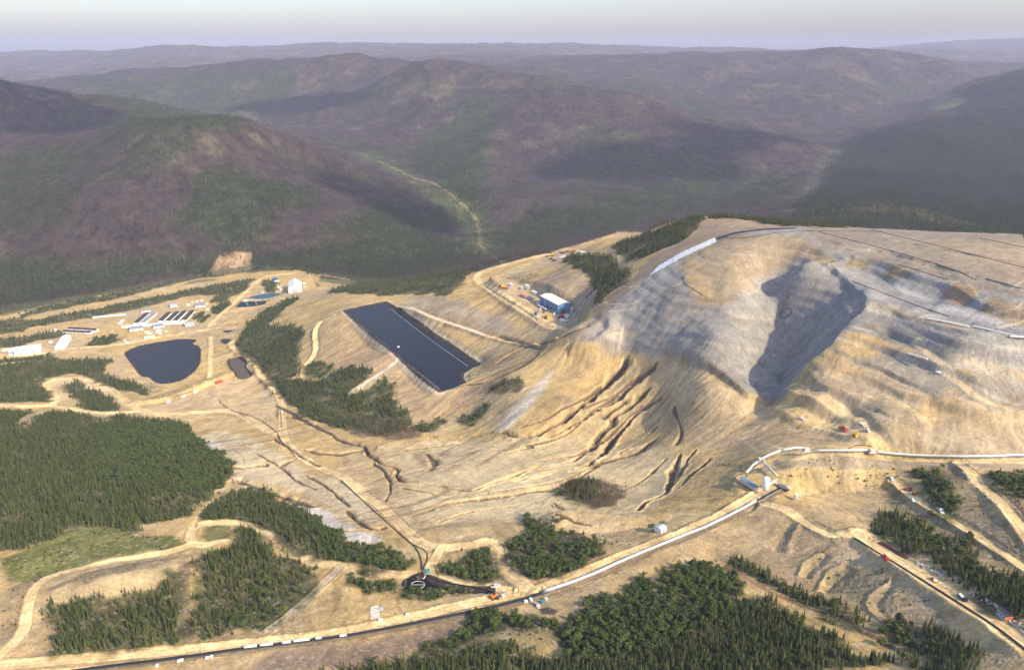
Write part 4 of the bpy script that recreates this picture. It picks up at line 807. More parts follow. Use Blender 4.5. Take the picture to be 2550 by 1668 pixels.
# loose stones on the worked ground
def stone(seed):
    q = random.Random(seed); bm = bmesh.new(); bmesh.ops.create_icosphere(bm, subdivisions=1, radius=.5)
    for v in bm.verts: v.co *= q.uniform(.7, 1.2); v.co.z *= .65
    me = bpy.data.meshes.new('stone'); bm.to_mesh(me); bm.free(); me.materials.append(M_STN); return me
M_STN = mat('loose_stone', (.48, .39, .27), .9, .2, col2=(.20, .155, .11)); SRC['stone'] = source('stone', [stone(k) for k in range(5)])
WD = np.zeros(X.shape, np.float32)
for sl, m, kind, gap, say in WOODS:
    WD[sl] = np.maximum(WD[sl], m)
lam = VIS*MW*(1-WD)*(1-BARE)*CELL/30*np.clip(T2n*1.6-.2, 0, 2)*sstep(1150, 600, D)
p = seedpts((slice(0, NL), slice(0, NA)), lam); scatter('rubble', 'stone', p+np.array([0, 0, .2]), .35+rng.random(len(p))**3*1.7, 'loose stones scattered over the sandy slopes'); print('stones', len(p))
# woods of the far hills: burnt trunks, and green spruce where the fire spared it
al = (slice(0, NL), slice(0, NA))
FV = VIS*(1-np.clip(MW*1.0, 0, 1))*sstep(5200, 3600, Y)*(Y > 900)
GF = np.clip(FOREST+.25*sstep(.2, .8, -T1+T2*.6), 0, 1)
FV[SCAR[0]] *= 1-.95*sstep(.2, .7, SCAR[1])
gapf = np.clip(D/420, 5.0, 11)
p = seedpts(al, FV*GF*CELL/gapf**2*np.clip(1+T2*.7, .2, 1.8)); scatter('hillside_spruce_woods', 'farspruce', p, rng.uniform(6, 12, len(p)), 'green spruce woods on the far hillsides'); print('farspruce', len(p))
p = seedpts(al, FV*(1-GF*.9)*CELL/gapf**2*np.clip(.9+T2*.8, .1, 1.8)); scatter('burnt_woods', 'burnt', p, rng.uniform(7, 13, len(p)), 'burnt brown trunks on the far hillsides'); print('burnt', len(p))
# ------------------------------------------------------------------ built things
class MB:
    def __init__(s): s.v, s.f = [], []
    def add(s, V, F): b = len(s.v); s.v += [tuple(map(float, p)) for p in V]; s.f += [tuple(b+i for i in f) for f in F]; return s
    def box(s, x0, x1, y0, y1, z0, z1, top=None):
        t = top or 0; return s.add([(x0,y0,z0),(x1,y0,z0),(x1,y1,z0),(x0,y1,z0),(x0+t,y0+t,z1),(x1-t,y0+t,z1),(x1-t,y1-t,z1),(x0+t,y1-t,z1)], [(0,3,2,1),(4,5,6,7),(0,1,5,4),(1,2,6,5),(2,3,7,6),(3,0,4,7)])
    def prism(s, prof, x0, x1):
        """a (y, z) outline pushed along x"""
        n = len(prof); return s.add([(x0, y, z) for y, z in prof]+[(x1, y, z) for y, z in prof], [tuple(range(n-1, -1, -1)), tuple(range(n, 2*n))]+[(i, (i+1) % n, n+(i+1) % n, n+i) for i in range(n)])
    def side(s, prof, y0, y1):
        """an (x, z) outline pushed along y"""
        n = len(prof); return s.add([(x, y0, z) for x, z in prof]+[(x, y1, z) for x, z in prof], [tuple(range(n)), tuple(range(2*n-1, n-1, -1))]+[((i+1) % n, i, n+i, n+(i+1) % n) for i in range(n)])
    def lathe(s, prof, k=20, cx=0, cy=0):
        b = len(s.v); m = len(prof)
        V = [(cx+r*math.cos(6.28318*i/k), cy+r*math.sin(6.28318*i/k), z) for r, z in prof for i in range(k)]
        F = [(j*k+i, j*k+(i+1) % k, (j+1)*k+(i+1) % k, (j+1)*k+i) for j in range(m-1) for i in range(k)]+[tuple(range(k-1, -1, -1)), tuple(range((m-1)*k, m*k))]
        return s.add(V, F)
    def tube(s, P, r, k=8):
        P = [Vector(p) for p in P]; V, F = [], []; m = len(P)
        for i, p in enumerate(P):
            t = (P[min(i+1, m-1)]-P[max(i-1, 0)]).normalized(); u = t.cross(Vector((0, 0, 1))); u = Vector((1, 0, 0)) if u.length < 1e-4 else u.normalized(); w = u.cross(t)
            V += [tuple(p+u*r*math.cos(6.28318*a/k)+w*r*math.sin(6.28318*a/k)) for a in range(k)]
        F = [(i*k+a, i*k+(a+1) % k, (i+1)*k+(a+1) % k, (i+1)*k+a) for i in range(m-1) for a in range(k)]+[tuple(range(k-1, -1, -1)), tuple(range((m-1)*k, m*k))]
        return s.add(V, F)
    def bar(s, a, b, w): return s.tube([a, b], w*.6, 4)
    def wheel(s, x, y, z, r, w, k=12):
        V = [(x+r*math.cos(6.28318*i/k), y+q, z+r*math.sin(6.28318*i/k)) for q in (-w/2, w/2) for i in range(k)]
        return s.add(V, [tuple(range(k)), tuple(range(2*k-1, k-1, -1))]+[((i+1) % k, i, k+i, k+(i+1) % k) for i in range(k)])
    def build(s, name, m, parent=None, smooth=False):
        me = bpy.data.meshes.new(name); me.from_pydata(s.v, [], s.f); me.materials.append(m)
        if smooth: me.polygons.foreach_set('use_smooth', np.ones(len(me.polygons), bool))
        o = bpy.data.objects.new(name, me); COL.objects.link(o)
        if parent: o.parent = parent
        return o
def tag(o, label, cat, group=None):
    o['label'] = label; o['category'] = cat
    if group: o['group'] = group
    return o
def thing(name, label, cat, at, to=None, group=None, rz=None, dz=0):
    x, y, z = spot(*at); o = bpy.data.objects.new(name, None); COL.objects.link(o); o.empty_display_size = 1
    if to is not None: tx, ty, _ = spot(*to); rz = math.atan2(ty-y, tx-x)
    o.location = (x, y, z+dz); o.rotation_euler = (0, 0, rz or 0); tag(o, label, cat, group); return o
def span(a, b):
    p, q = spot(*a), spot(*b); return math.hypot(p[0]-q[0], p[1]-q[1])
def struct(o): o['kind'] = 'structure'; return o
def clone(e, at, to=None, label=None, rz=None, mats=None):
    r = e.copy(); COL.objects.link(r); x, y, z = spot(*at)
    if to is not None: tx, ty, _ = spot(*to); rz = math.atan2(ty-y, tx-x)
    r.location = (x, y, z+.02); r.rotation_euler = (0, 0, rz or 0)
    if label: r['label'] = label
    for ch in e.children:
        c = ch.copy(); COL.objects.link(c); c.parent = r
        for g in ch.children: d = g.copy(); COL.objects.link(d); d.parent = c
    return r
WHITE, OFFW, GREYM, DGREY, BLACK = mat('white_panel', (.80,.80,.78), .55, .4, .05), mat('off_white', (.62,.58,.50), .7, .3, .08), mat('grey_steel', (.30,.31,.32), .5, .5, .12), mat('dark_steel', (.07,.07,.075), .6, .4, .15), mat('black_rubber', (.022,.022,.025), .6, .4, .1)
BLUEW, ROOFG, ROOFD, LBLUE, BLUEP = mat('blue_cladding', (.115,.225,.40), .5, .4, .08), mat('grey_roofing', (.27,.29,.32), .6, .4, .1), mat('dark_roofing', (.05,.048,.055), .8, .3, .2), mat('pale_blue_roofing', (.42,.50,.58), .55, .4, .08), mat('blue_paint', (.02,.10,.34), .45, .5, .05)
REDP, ORNG, YELL, TEAL, RUST = mat('red_paint', (.48,.06,.035), .5, .4, .1), mat('orange_paint', (.62,.17,.03), .5, .4, .1), mat('yellow_paint', (.62,.38,.03), .5, .4, .1), mat('teal_paint', (.05,.24,.27), .5, .4, .1), mat('rusty_steel', (.20,.075,.04), .85, .2, .3)
GLASS, TYRE, WOODM, STONE, SILV = mat('dark_glass', (.02,.025,.03), .1, .6), mat('tyre_rubber', (.03,.03,.03), .9, .2), mat('sawn_wood', (.34,.25,.15), .85, .2, .2), mat('pale_rock', (.50,.46,.40), .9, .2, .3), mat('galvanised_steel', (.48,.50,.52), .4, .6, .1)
FABR = mat('white_fabric', (.84,.84,.83), .7, .3, .03); LINW = mat('white_liner', (.80,.80,.80), .5, .4, .12); NAVY = mat('navy_paint', (.012,.02,.06), .4, .5)
# water
def water_mat(name, col, rough):
    m = mat(name, col, rough, .5); t = m.node_tree; b = t.nodes['Principled BSDF']; b.inputs['IOR'].default_value = 1.14
    nz = t.nodes.new('ShaderNodeTexNoise'); nz.inputs['Scale'].default_value = .35; nz.inputs['Detail'].default_value = 4; bp = t.nodes.new('ShaderNodeBump'); bp.inputs['Strength'].default_value = .12; bp.inputs['Distance'].default_value = .5
    tc = t.nodes.new('ShaderNodeTexCoord'); t.links.new(tc.outputs['Object'], nz.inputs['Vector']); t.links.new(nz.outputs[0], bp.inputs['Height']); t.links.new(bp.outputs[0], b.inputs['Normal']); return m
WM = {'basin': water_mat('basin_water', (.012,.014,.018), .3), 'process': water_mat('pond_water', (.012,.016,.024), .2), 'round': water_mat('round_pond_water', (.024,.028,.036), .3), 'small': water_mat('muddy_water', (.105,.085,.065), .35), 'teal': water_mat('teal_water', (.03,.12,.17), .25), 'cells': water_mat('dark_water', (.012,.024,.045), .3), 'ditch': water_mat('ditch_water', (.025,.03,.035), .3)}
for W, z, kind, z0 in WATER:
    d = np.exp(W[:, 1]); x, y = d*np.sin(W[:, 0]), d*np.cos(W[:, 0]); n_ = len(x)
    ar = np.sign(np.sum(x*np.roll(y, -1)-np.roll(x, -1)*y)); tx, ty = np.roll(x, -1)-np.roll(x, 1), np.roll(y, -1)-np.roll(y, 1); q = np.hypot(tx, ty)+1e-9
    x, y = x+ar*ty/q*1.2, y-ar*tx/q*1.2
    me = bpy.data.meshes.new('pond_water'); me.from_pydata([(a, b_, z) for a, b_ in zip(x, y)], [], [tuple(range(n_)) if ar > 0 else tuple(range(n_-1, -1, -1))]); me.materials.append(WM[kind])
    o = bpy.data.objects.new('pond_water', me); COL.objects.link(o); struct(o)
def gpath(s, lift, step=5.0, it=1):
    """pixel path -> world points on the ground, evenly spaced in metres, lifted"""
    P = [np.array(spot(*p)) for p in dens(smooth(pts(s), it), step=6)]; out = [P[0]]; acc = 0
    for a, b in zip(P[:-1], P[1:]):
        acc += np.linalg.norm(b-a)
        if acc >= step: out.append(b); acc = 0
    out.append(P[-1]); q = np.array(out)
    q[:, 2] += lift; return q
def pipe(name, s, r, m, label, cat='pipe', group=None, step=4.0):
    q = gpath(s, r*.8, step); q[:, 2] = np.maximum(q[:, 2], 0*q[:, 2]+q[:, 2]); return tag(MB().tube(q, r, 6).build(name, m, None, True), label, cat, group)
# ---- sheds, tents and huts: origin at a ground corner, x along the length, y across
def shed(label, a, b, wid, eave, rise, wm, rm, name='long_shed', cat='building', group=None, side=1, arch=False, doors=2, length=None, windows=0, dz=0):
    t = thing(name, label, cat, a, b, group, dz=dz); L = length or span(a, b); W = wid*side
    y0, y1 = min(0, W), max(0, W)
    MB().prism([(y0, -1.2), (y1, -1.2), (y1, eave), ((y0+y1)/2, eave+rise*.97), (y0, eave)], 0, L).build('wall', wm, t)
    rf = MB(); o_ = .25; th = .22; ym = (y0+y1)/2
    if arch:
        k = 8; pr = [(ym+(y1-y0+2*o_)/2*math.cos(math.pi*i/k), eave*.55+(rise+eave*.45+.15)*math.sin(math.pi*i/k)) for i in range(k+1)]; pin = [(ym+(p[0]-ym)*.97, p[1]-.3) for p in pr][::-1]
        rf.prism(pr+pin, -.3, L+.3)
    else: rf.prism([(y0-o_, eave-.05), (y0-o_, eave+th), (ym, eave+rise+th+.05), (y1+o_, eave+th), (y1+o_, eave-.05), (ym, eave+rise+.02)], -.4, L+.4)
    rf.build('roof', rm, t, arch)
    for i in range(doors):
        xx = L*(i+.5)/doors; h = min(eave*.8, 4.5); MB().box(xx-h*.45, xx+h*.45, y0-.12 if side > 0 else y1-.0, y0+.0 if side > 0 else y1+.12, 0, h).build('door', GREYM if wm is not GREYM else OFFW, t)
    for i in range(windows):
        xx = L*(i+.7)/windows; MB().box(xx-.7, xx+.7, y0-.1 if side > 0 else y1, y0 if side > 0 else y1+.1, 1.2, 2.2).build('window', GLASS, t)
    return t
# blue process building
cb = spot(1389, 783); ca_ = spot(1345, 759); cc = spot(1421, 776)
bt = bpy.data.objects.new('process_building', None); COL.objects.link(bt); bt.location = cb; ang = math.atan2(ca_[1]-cb[1], ca_[0]-cb[0]); bt.rotation_euler = (0, 0, ang)
tag(bt, 'large blue-walled building with a white roof at the foot of the grey heap', 'building')
Lb = math.hypot(ca_[0]-cb[0], ca_[1]-cb[1]); Wb = -math.hypot(cc[0]-cb[0], cc[1]-cb[1]); eb, rb_ = 15.5, 2.8
MB().prism([(0, -2), (Wb, -2), (Wb, eb), (Wb/2, eb+rb_-.1), (0, eb)][::-1], 0, Lb).build('wall', BLUEW, bt)
MB().prism([(.5, eb-.1), (.5, eb+.35), (Wb/2, eb+rb_+.4), (Wb-.5, eb+.35), (Wb-.5, eb-.1), (Wb/2, eb+rb_-.05)][::-1], -.6, Lb+.6).build('roof', WHITE, bt)
MB().box(Lb*.72, Lb*.72+.5, .05, .45, 3, eb-.2).build('downpipe', WHITE, bt)
for k in range(3): MB().box(Lb*(.12+.2*k), Lb*(.12+.2*k)+4.5, .02, .2, 0, 5.5).build('door', DGREY, bt)
MB().box(-.2, -.02, Wb*.62, Wb*.28, 0, 6).build('door', DGREY, bt)
for k in range(4): g = MB().lathe([(.55, 0), (.55, 4+k % 2), (.0, 4.6+k % 2)], 10, 4+k*3.2, 2.4).build('pipe_stack', GREYM if k % 2 else OFFW, bt)
# white tents and big sheds of the camp
def tent(label, a, b, back, eave, rise, name='fabric_tent', arch=True, rm=None):
    """near gable end from a to b, running back from the viewer"""
    t = thing(name, label, 'building', a, b); Wd = span(a, b); bx, by = at_z(*back, t.location.z)[:2]; dx, dy = bx-t.location.x, by-t.location.y; rz_ = t.rotation_euler.z
    lean, length = dx*math.cos(rz_)+dy*math.sin(rz_), -dx*math.sin(rz_)+dy*math.cos(rz_)
    sh = MB(); k = 10
    pr = [(Wd/2-Wd/2*math.cos(math.pi*i/k), eave+rise*math.sin(math.pi*i/k)) for i in range(k+1)] if arch else [(0, eave), (Wd/2, eave+rise), (Wd, eave)]
    prof = [(0, -1)]+pr+[(Wd, -1)]
    n_ = len(prof); l = lean
    V = [(x, 0, z) for x, z in prof]+[(x+l, length, z) for x, z in prof]
    MB().add(V, [tuple(range(n_-1, -1, -1)), tuple(range(n_, 2*n_))]).build('end_wall', FABR, t)
    MB().add(V, [(i, i+1, n_+i+1, n_+i) for i in range(n_-1)]).build('roof', rm or FABR, t)
    MB().box(Wd*.32, Wd*.68, -.15, -.02, 0, eave*.85).build('door', OFFW, t)
    return t
tent('tall white fabric tent building at the far end of the valley floor', (718.5, 731), (752, 727), (719, 713), 13, 9, arch=False)
tent('white arched fabric tent standing right of the long white building', (136, 872), (162, 868), (153, 847), 5, 5.5)
shed('long white fabric-covered building at the left edge of the camp', (36, 886), (102, 879), 30, 8, 4.5, FABR, FABR, 'fabric_building')
shed('low white annex against the left end of the long white building', (22, 882), (37, 881), 10, 4.5, 1, WHITE, WHITE, 'annex_building')
shed('dark roofed bunkhouse, nearer of the two side by side', (155, 829), (225, 835), 11, 3.2, 1.3, WHITE, ROOFD, 'bunkhouse', group='bunkhouses of the camp', windows=8)
shed('dark roofed bunkhouse, farther of the two side by side', (169, 822), (239, 827), 11, 3.2, 1.3, WHITE, ROOFD, 'bunkhouse', group='bunkhouses of the camp', windows=8)
dorm = [((331, 808), (361, 783), 'leftmost dark roofed dormitory wing of the camp'), ((349, 807), (380, 782), 'weathered grey roofed dormitory wing, second from the left'), ((393, 803), (416, 781), 'third dormitory wing from the left, dark roofed, after the wide gap'), ((411, 803), (436, 780), 'fourth dormitory wing from the left, dark roofed'), ((429, 802), (454, 778), 'fifth dormitory wing from the left, dark roofed'), ((451, 801), (474, 777), 'rightmost dark roofed dormitory wing of the camp')]
for i, (a, b, lb) in enumerate(dorm): shed(lb, a, b, 11, 3.4, 1.2, WHITE, ROOFG if i == 1 else ROOFD, 'dormitory_wing', group='dormitory wings of the camp', side=-1, doors=1, windows=10)
shed('long white corridor joining the dormitory wings', (302, 817), (460, 805), 6, 3.4, .6, WHITE, WHITE, 'corridor_building', doors=3)
shed('grey roofed camp kitchen in front of the white corridor', (323, 826), (357, 821), 20, 4, 1.8, WHITE, ROOFG, 'camp_kitchen')
shed('second grey roofed hall in front of the white corridor', (382, 819), (409, 815), 18, 4, 1.6, WHITE, ROOFG, 'camp_hall')
shed('small white block beside the second grey hall', (389, 828), (403, 826), 9, 3.2, .6, WHITE, WHITE, 'camp_annex')
shed('grey roofed block behind the left dormitory wings', (352, 779), (375, 776), 14, 3.5, 1, WHITE, ROOFG, 'camp_office')
shed('pale blue roofed shed behind the dormitory wings', (424, 766), (442, 764), 18, 4, 1.2, WHITE, LBLUE, 'store_shed')
shed('pale blue roofed workshop right of the dormitory wings', (462, 815), (484, 811), 18, 4.5, 1.6, LBLUE, LBLUE, 'workshop_shed')
shed('grey warehouse in the cluttered yard beyond the dormitories', (486, 767), (511, 765), 22, 4.5, 1.6, WHITE, ROOFG, 'warehouse')
shed('very long low white building along the edge of the tree band', (231, 794), (312, 785), 8, 3.2, .7, WHITE, WHITE, 'long_low_building', windows=10)
shed('flat roofed white pump hut between the teal pond and the far trees', (648, 731), (656, 730), 9, 4, .6, WHITE, GREYM, 'pump_hut')
# blue domed tank
t = thing('storage_tank', 'blue roofed round tank near the tall white tent', 'tank', (686, 701)); MB().lathe([(8.3, -.5), (8.3, 5.5)], 28).build('shell', WHITE, t, False); MB().lathe([(8.8, 5.3), (8.3, 6.2), (5.5, 8.6), (.6, 10), (.1, 10.1)], 28).build('roof', BLUEP, t, True)
# trailers and containers
def box_unit(name, label, cat, a, L, W, h, m, rm=None, to=None, rz=0, group=None):
    t = thing(name, label, cat, a, to, group, rz=rz)
    MB().box(-L/2, L/2, -W/2, W/2, .15, h).build('body', m, t); MB().box(-L/2-.08, L/2+.08, -W/2-.08, W/2+.08, h+.01, h+.16).build('roof', rm or m, t); MB().box(L/2, L/2+.06, -W/2+.2, W/2-.2, .3, h-.2).build('door', GREYM, t); MB().box(-L/2+.3, L/2-.3, -W/2+.3, W/2-.3, -.5, .14).build('base', DGREY, t)
    return t
box_unit('trailer', 'long white trailer on the road side below the camp kitchen', 'trailer', (373, 841), 20, 4, 3.6, WHITE, to=(385, 839))
box_unit('cargo_container', 'red cargo container on the sand below the round pond', 'container', (546, 953), 12, 4, 3.4, REDP, to=(553, 950))
for (a, lb) in (((420, 1002), 'white container, leftmost of three on the sandy ramp'), ((457, 989), 'white container, middle one of three on the sandy ramp'), ((486, 978), 'white container, rightmost of three on the sandy ramp')): box_unit('cargo_container', lb, 'container', a, 7, 4, 3, WHITE, to=(a[0]+20, a[1]-7), group='white containers on the sandy ramp')
for k in range(14):
    u = 434+k*3.4; v = 987.5-k*.95; t = tag(MB().box(-.9, .9, -.7, .7, -.2, 1.1, .15).build('concrete_block', DGREY), 'dark block in the row along the top of the sandy ramp', 'block', 'dark blocks on the sandy ramp'); t.location = spot(u, v); t.rotation_euler = (0, 0, .7)
rq = random.Random(5)
yard = [(14, 873, 14, WHITE), (26, 872, 12, WHITE), (20, 879, 8, GREYM), (29, 885, 9, WHITE), (127, 853, 7, WHITE), (142, 822, 9, WHITE), (133, 827, 8, OFFW), (318, 855, 7, WHITE), (311, 850, 6, OFFW), (306, 800, 8, WHITE), (300, 806, 9, WHITE), (366, 828, 8, WHITE), (372, 831, 9, WHITE), (399, 832, 8, WHITE), (414, 826, 7, OFFW), (470, 760, 8, WHITE), (480, 754, 6, OFFW), (490, 752, 6, WHITE), (503, 750, 7, WHITE), (515, 757, 7, OFFW), (517, 772, 7, WHITE), (612, 749, 10, WHITE), (695, 716, 7, WHITE), (700, 722, 6, WHITE), (690, 711, 6, OFFW), (758, 707, 8, WHITE), (760, 716, 8, OFFW), (714, 714, 7, WHITE)]
for k, (u, v, L, m) in enumerate(yard): box_unit('site_trailer', 'small pale site trailer or crate among the camp yards', 'trailer', (u, v), L, 3.4, 3, m, rz=rq.choice((.15, .1, 1.2, .2)), group='site trailers of the camp')
# floating booms and raft on the rectangular pond
zp = [w[1] for w in WATER if w[2] == 'process'][0]
def afloat(s, r, label):
    q = [at_z(u, v, zp+.15) for u, v in dens(pts(s), step=10)]; return tag(MB().tube(q, r, 6).build('floating_boom', WHITE), label, 'boom')
afloat("972,768 1040,822 1110,873 1166,912", .22, 'white floating boom along the right side of the rectangular pond')
afloat("868,780 930,845 1005,898 1094,968", .18, 'white floating line along the left side of the rectangular pond')
tt = MB().box(-2, 2, -1.5, 1.5, 0, .7).box(-.8, .8, -.6, .6, .7, 1.8).build('pump_raft', WHITE); tt.location = at_z(992, 864, zp+.05); tag(tt, 'tiny white raft floating in the middle of the dark pond', 'raft')
zc_ = [w[1] for w in WATER if w[2] == 'cells'][0]
for s, lb in (("612,753 618,760", 'left'), ("636,751 640,758", 'middle')): tag(MB().tube([at_z(u, v, zc_+.2) for u, v in pts(s)], .5, 6).build('floating_divider', WHITE), 'white divider line across the %s of the dark cell pond' % lb, 'boom')
# conveyors
CONVW = mat('conveyor_cover', (.66,.65,.62), .5, .4, .12)
def conveyor(label, s, h, cover=True, w=1.7, legstep=9.0, cm=None, group=None, name='conveyor', frame=None, slope=None):
    q = gpath(s, h, 3.0); q[1:-1, 2] = np.convolve(np.pad(q[:, 2], 2, 'edge'), np.ones(5)/5, 'valid')[1:-1]
    if slope: q[:, 2] += np.linspace(slope[0], slope[1], len(q))
    o = bpy.data.objects.new(name, None); COL.objects.link(o); o.location = q[0]; p = q-q[0]; tag(o, label, 'conveyor', group)
    n_ = len(p); T = np.gradient(p[:, :2], axis=0); T /= np.linalg.norm(T, axis=1)[:, None]+1e-9; Nn = np.stack([-T[:, 1], T[:, 0]], 1)
    def sweep(prof):
        m_ = len(prof); V = [(p[i, 0]+Nn[i, 0]*a, p[i, 1]+Nn[i, 1]*a, p[i, 2]+b) for i in range(n_) for a, b in prof]
        F = [(i*m_+k, (i+1)*m_+k, (i+1)*m_+(k+1) % m_, i*m_+(k+1) % m_) for i in range(n_-1) for k in range(m_)]; return MB().add(V, F+[tuple(range(m_)), tuple(range(n_*m_-1, (n_-1)*m_-1, -1))])
    sweep([(-w/2, -.5), (w/2, -.5), (w/2, .25), (-w/2, .25)]).build('frame', frame or GREYM, o)
    if cover: sweep([(w/2+.15, .27), (w/2+.1, .8), (w*.3, 1.35), (0, 1.55), (-w*.3, 1.35), (-w/2-.1, .8), (-w/2-.15, .27)]).build('cover', cm or CONVW, o, True)
    else: sweep([(-w*.38, .28), (w*.38, .28), (w*.38, .42), (-w*.38, .42)]).build('belt', BLACK, o)
    d_ = 0
    for i in range(1, n_):
        d_ += np.linalg.norm(p[i]-p[i-1])
        if d_ > legstep:
            d_ = 0; m_ = MB(); gz = float(ground(q[i, 0], q[i, 1]))-q[0, 2]
            for sg in (-1, 1): m_.bar((p[i, 0]+Nn[i, 0]*w*.6*sg, p[i, 1]+Nn[i, 1]*w*.6*sg, gz-.5), (p[i, 0]+Nn[i, 0]*w*.4*sg, p[i, 1]+Nn[i, 1]*w*.4*sg, p[i, 2]-.45), .22)
            m_.build('leg', frame or GREYM, o)
    return o
conveyor('long straight white covered conveyor beside the haul road, below the slide', "1882,1252 1771,1311 1700,1338 1564,1394 1457,1443 1358,1476", 1.6, legstep=8)
conveyor('open dark conveyor continuing down the road to the lower left corner', "1350,1479 1271,1504 1136,1533 993,1562 850,1588 607,1617 464,1638 228,1667 120,1682", 1.2, False, 2.4, 8, frame=DGREY)
for a, b, lb in (((608, 1616), (640, 1612), 'leftmost white conveyor cover section on the lower road'), ((648, 1611), (680, 1607), 'second white conveyor cover section from the left'), ((703, 1605), (725, 1602), 'third white conveyor cover section from the left'), ((731, 1601), (770, 1596), 'long fourth white conveyor cover section from the left'), ((786, 1594), (800, 1592), 'short fifth white conveyor cover section'), ((846, 1588), (862, 1585), 'white conveyor cover section nearest the tree shadows'), ((1356, 1477), (1376, 1469), 'short white cover where the covered conveyor begins')):
    q = gpath('%g,%g %g,%g' % (*a, *b), 1.5, 3, 0); tag(MB().tube(q+np.array([0, 0, .35]), 1.0, 10).build('conveyor_cover', WHITE, None, True), lb, 'cover', 'loose conveyor covers')
conveyor('white covered conveyor from the silo junction up to the bend', "1893,1153 1908,1144 1943,1130", 3.5, legstep=7)
conveyor('white covered conveyor from the bend to the first transfer tower', "1947,1129 1972,1124 2000,1122", 3, legstep=7)
conveyor('white covered conveyor between the two transfer towers', "2026,1129 2095,1128 2165,1128", 2.6, legstep=7)
conveyor('white covered conveyor running off to the right edge of the photo', "2182,1132 2250,1139 2330,1142 2420,1143 2500,1141 2590,1138", 2.4, legstep=7)
conveyor('white conveyor leg from the junction down to the blue-grey gallery', "1893,1153 1872,1171 1856,1187", 4, legstep=7)
conveyor('white conveyor leg from the junction down to the crusher', "1894,1154 1914,1174 1934,1197", 4, legstep=7)
conveyor('short pale conveyor between the crusher and the silo', "1932,1203 1912,1217", 3, True, 1.8, 6, OFFW)
conveyor('open conveyor below the silo feeding the covered line', "1945,1219 1884,1251", 1.5, False, 2.4, 6)
def tower(label, at, L, W, h, m=None):
    t = thing('transfer_tower', label, 'tower', at, rz=.15)
    for x in (-1, 1):
        for y in (-1, 1): MB().bar((x*L/2, y*W/2, -.6), (x*L/2, y*W/2, h), .3).build('leg', SILV, t)
    MB().box(-L/2, L/2, -W/2, W/2, h*.55, h*.62).build('platform', OFFW, t); MB().box(-L*.32, L*.32, -W*.4, W*.4, h*.62+.02, h+1).build('chute', OFFW, t)
    r = MB()
    for a, b in (((-1, -1), (1, -1)), ((1, -1), (1, 1)), ((1, 1), (-1, 1)), ((-1, 1), (-1, -1))): r.bar((a[0]*L/2, a[1]*W/2, h*.62+1.1), (b[0]*L/2, b[1]*W/2, h*.62+1.1), .12)
    r.build('handrail', YELL, t); return t
tower('pale transfer tower left of the middle conveyor span', (2007, 1130), 7, 4.5, 5); tower('pale transfer tower at the right end of the middle conveyor span', (2170, 1133), 7, 4.5, 5)
tower('steel junction tower where the two white conveyor legs meet', (1891, 1157), 4, 4, 6)
# silo
t = thing('lime_silo', 'tall white silo beside the blue-grey gallery', 'silo', (1904, 1230)); MB().lathe([(.5, 3), (3.1, 5.6), (3.15, 15), (2.6, 16.2), (.4, 17)], 24).build('shell', WHITE, t, True)
for k in range(4): a = .8+k*1.5708; MB().bar((2.6*math.cos(a), 2.6*math.sin(a), -.5), (2.6*math.cos(a), 2.6*math.sin(a), 6.2), .35).build('leg', SILV, t)
m_ = MB().bar((3.3, -.3, 0), (3.3, -.3, 16), .1).bar((3.3, .3, 0), (3.3, .3, 16), .1)
for k in range(26): m_.bar((3.3, -.3, .6+k*.6), (3.3, .3, .6+k*.6), .06)
m_.build('ladder', GREYM, t); MB().lathe([(.5, 17), (.5, 17.8)], 10).build('filter_vent', GREYM, t)
t = thing('conveyor_gallery', 'blue-grey roofed long gallery left of the white silo', 'building', (1847, 1201), (1884, 1223)); Lg = span((1847, 1201), (1884, 1223))
MB().box(0, Lg, -2.6, 2.6, 1.5, 4.6).build('wall', OFFW, t); MB().prism([(-3, 4.5), (-3, 4.75), (0, 6.1), (3, 4.75), (3, 4.5), (0, 5.85)][::-1], -.5, Lg+.5).build('roof', mat('blue_grey_roofing', (.20,.27,.33), .55, .4, .1), t)
for k in range(5): MB().bar((Lg*(k+.3)/5, -2.4, -1), (Lg*(k+.3)/5, -2.4, 1.5), .3).bar((Lg*(k+.3)/5, 2.4, -1), (Lg*(k+.3)/5, 2.4, 1.5), .3).build('leg', GREYM, t)
t = thing('rock_crusher', 'cluttered grey crusher plant right of the silo', 'crusher', (1950, 1217), (1964, 1228))
MB().box(-4, 4, -2, 2, 2, 4.5, .4).build('hopper', GREYM, t); MB().box(-5, 6, -1.2, 1.2, .8, 1.9).build('chassis', DGREY, t); MB().box(3.5, 6.5, -1.6, 1.6, 2, 3.8).build('engine_box', OFFW, t); MB().bar((-5, 0, 2), (-9, 0, 5), .9).build('feed_arm', OFFW, t); m_ = MB()
for x in (-3.5, -2.2, 3, 4.2): m_.wheel(x, -1.3, .7, .7, .5).wheel(x, 1.3, .7, .7, .5)
m_.build('wheels', TYRE, t); MB().box(-3, 3, -2.6, -2.1, 2.2, 2.35).box(-3, 3, 2.1, 2.6, 2.2, 2.35).build('walkway', YELL, t)
t = thing('dust_tower', 'small grey steel tower below the crusher plant', 'tower', (1982, 1246)); MB().box(-1.3, 1.3, -1.3, 1.3, 2.4, 6).build('cabin', SILV, t); MB().box(-1.5, 1.5, -1.5, 1.5, 6.02, 6.3).build('roof', WHITE, t)
for x in (-1, 1):
    for y in (-1, 1): MB().bar((x*1.2, y*1.2, -.4), (x*1.2, y*1.2, 2.4), .2).build('leg', GREYM, t)
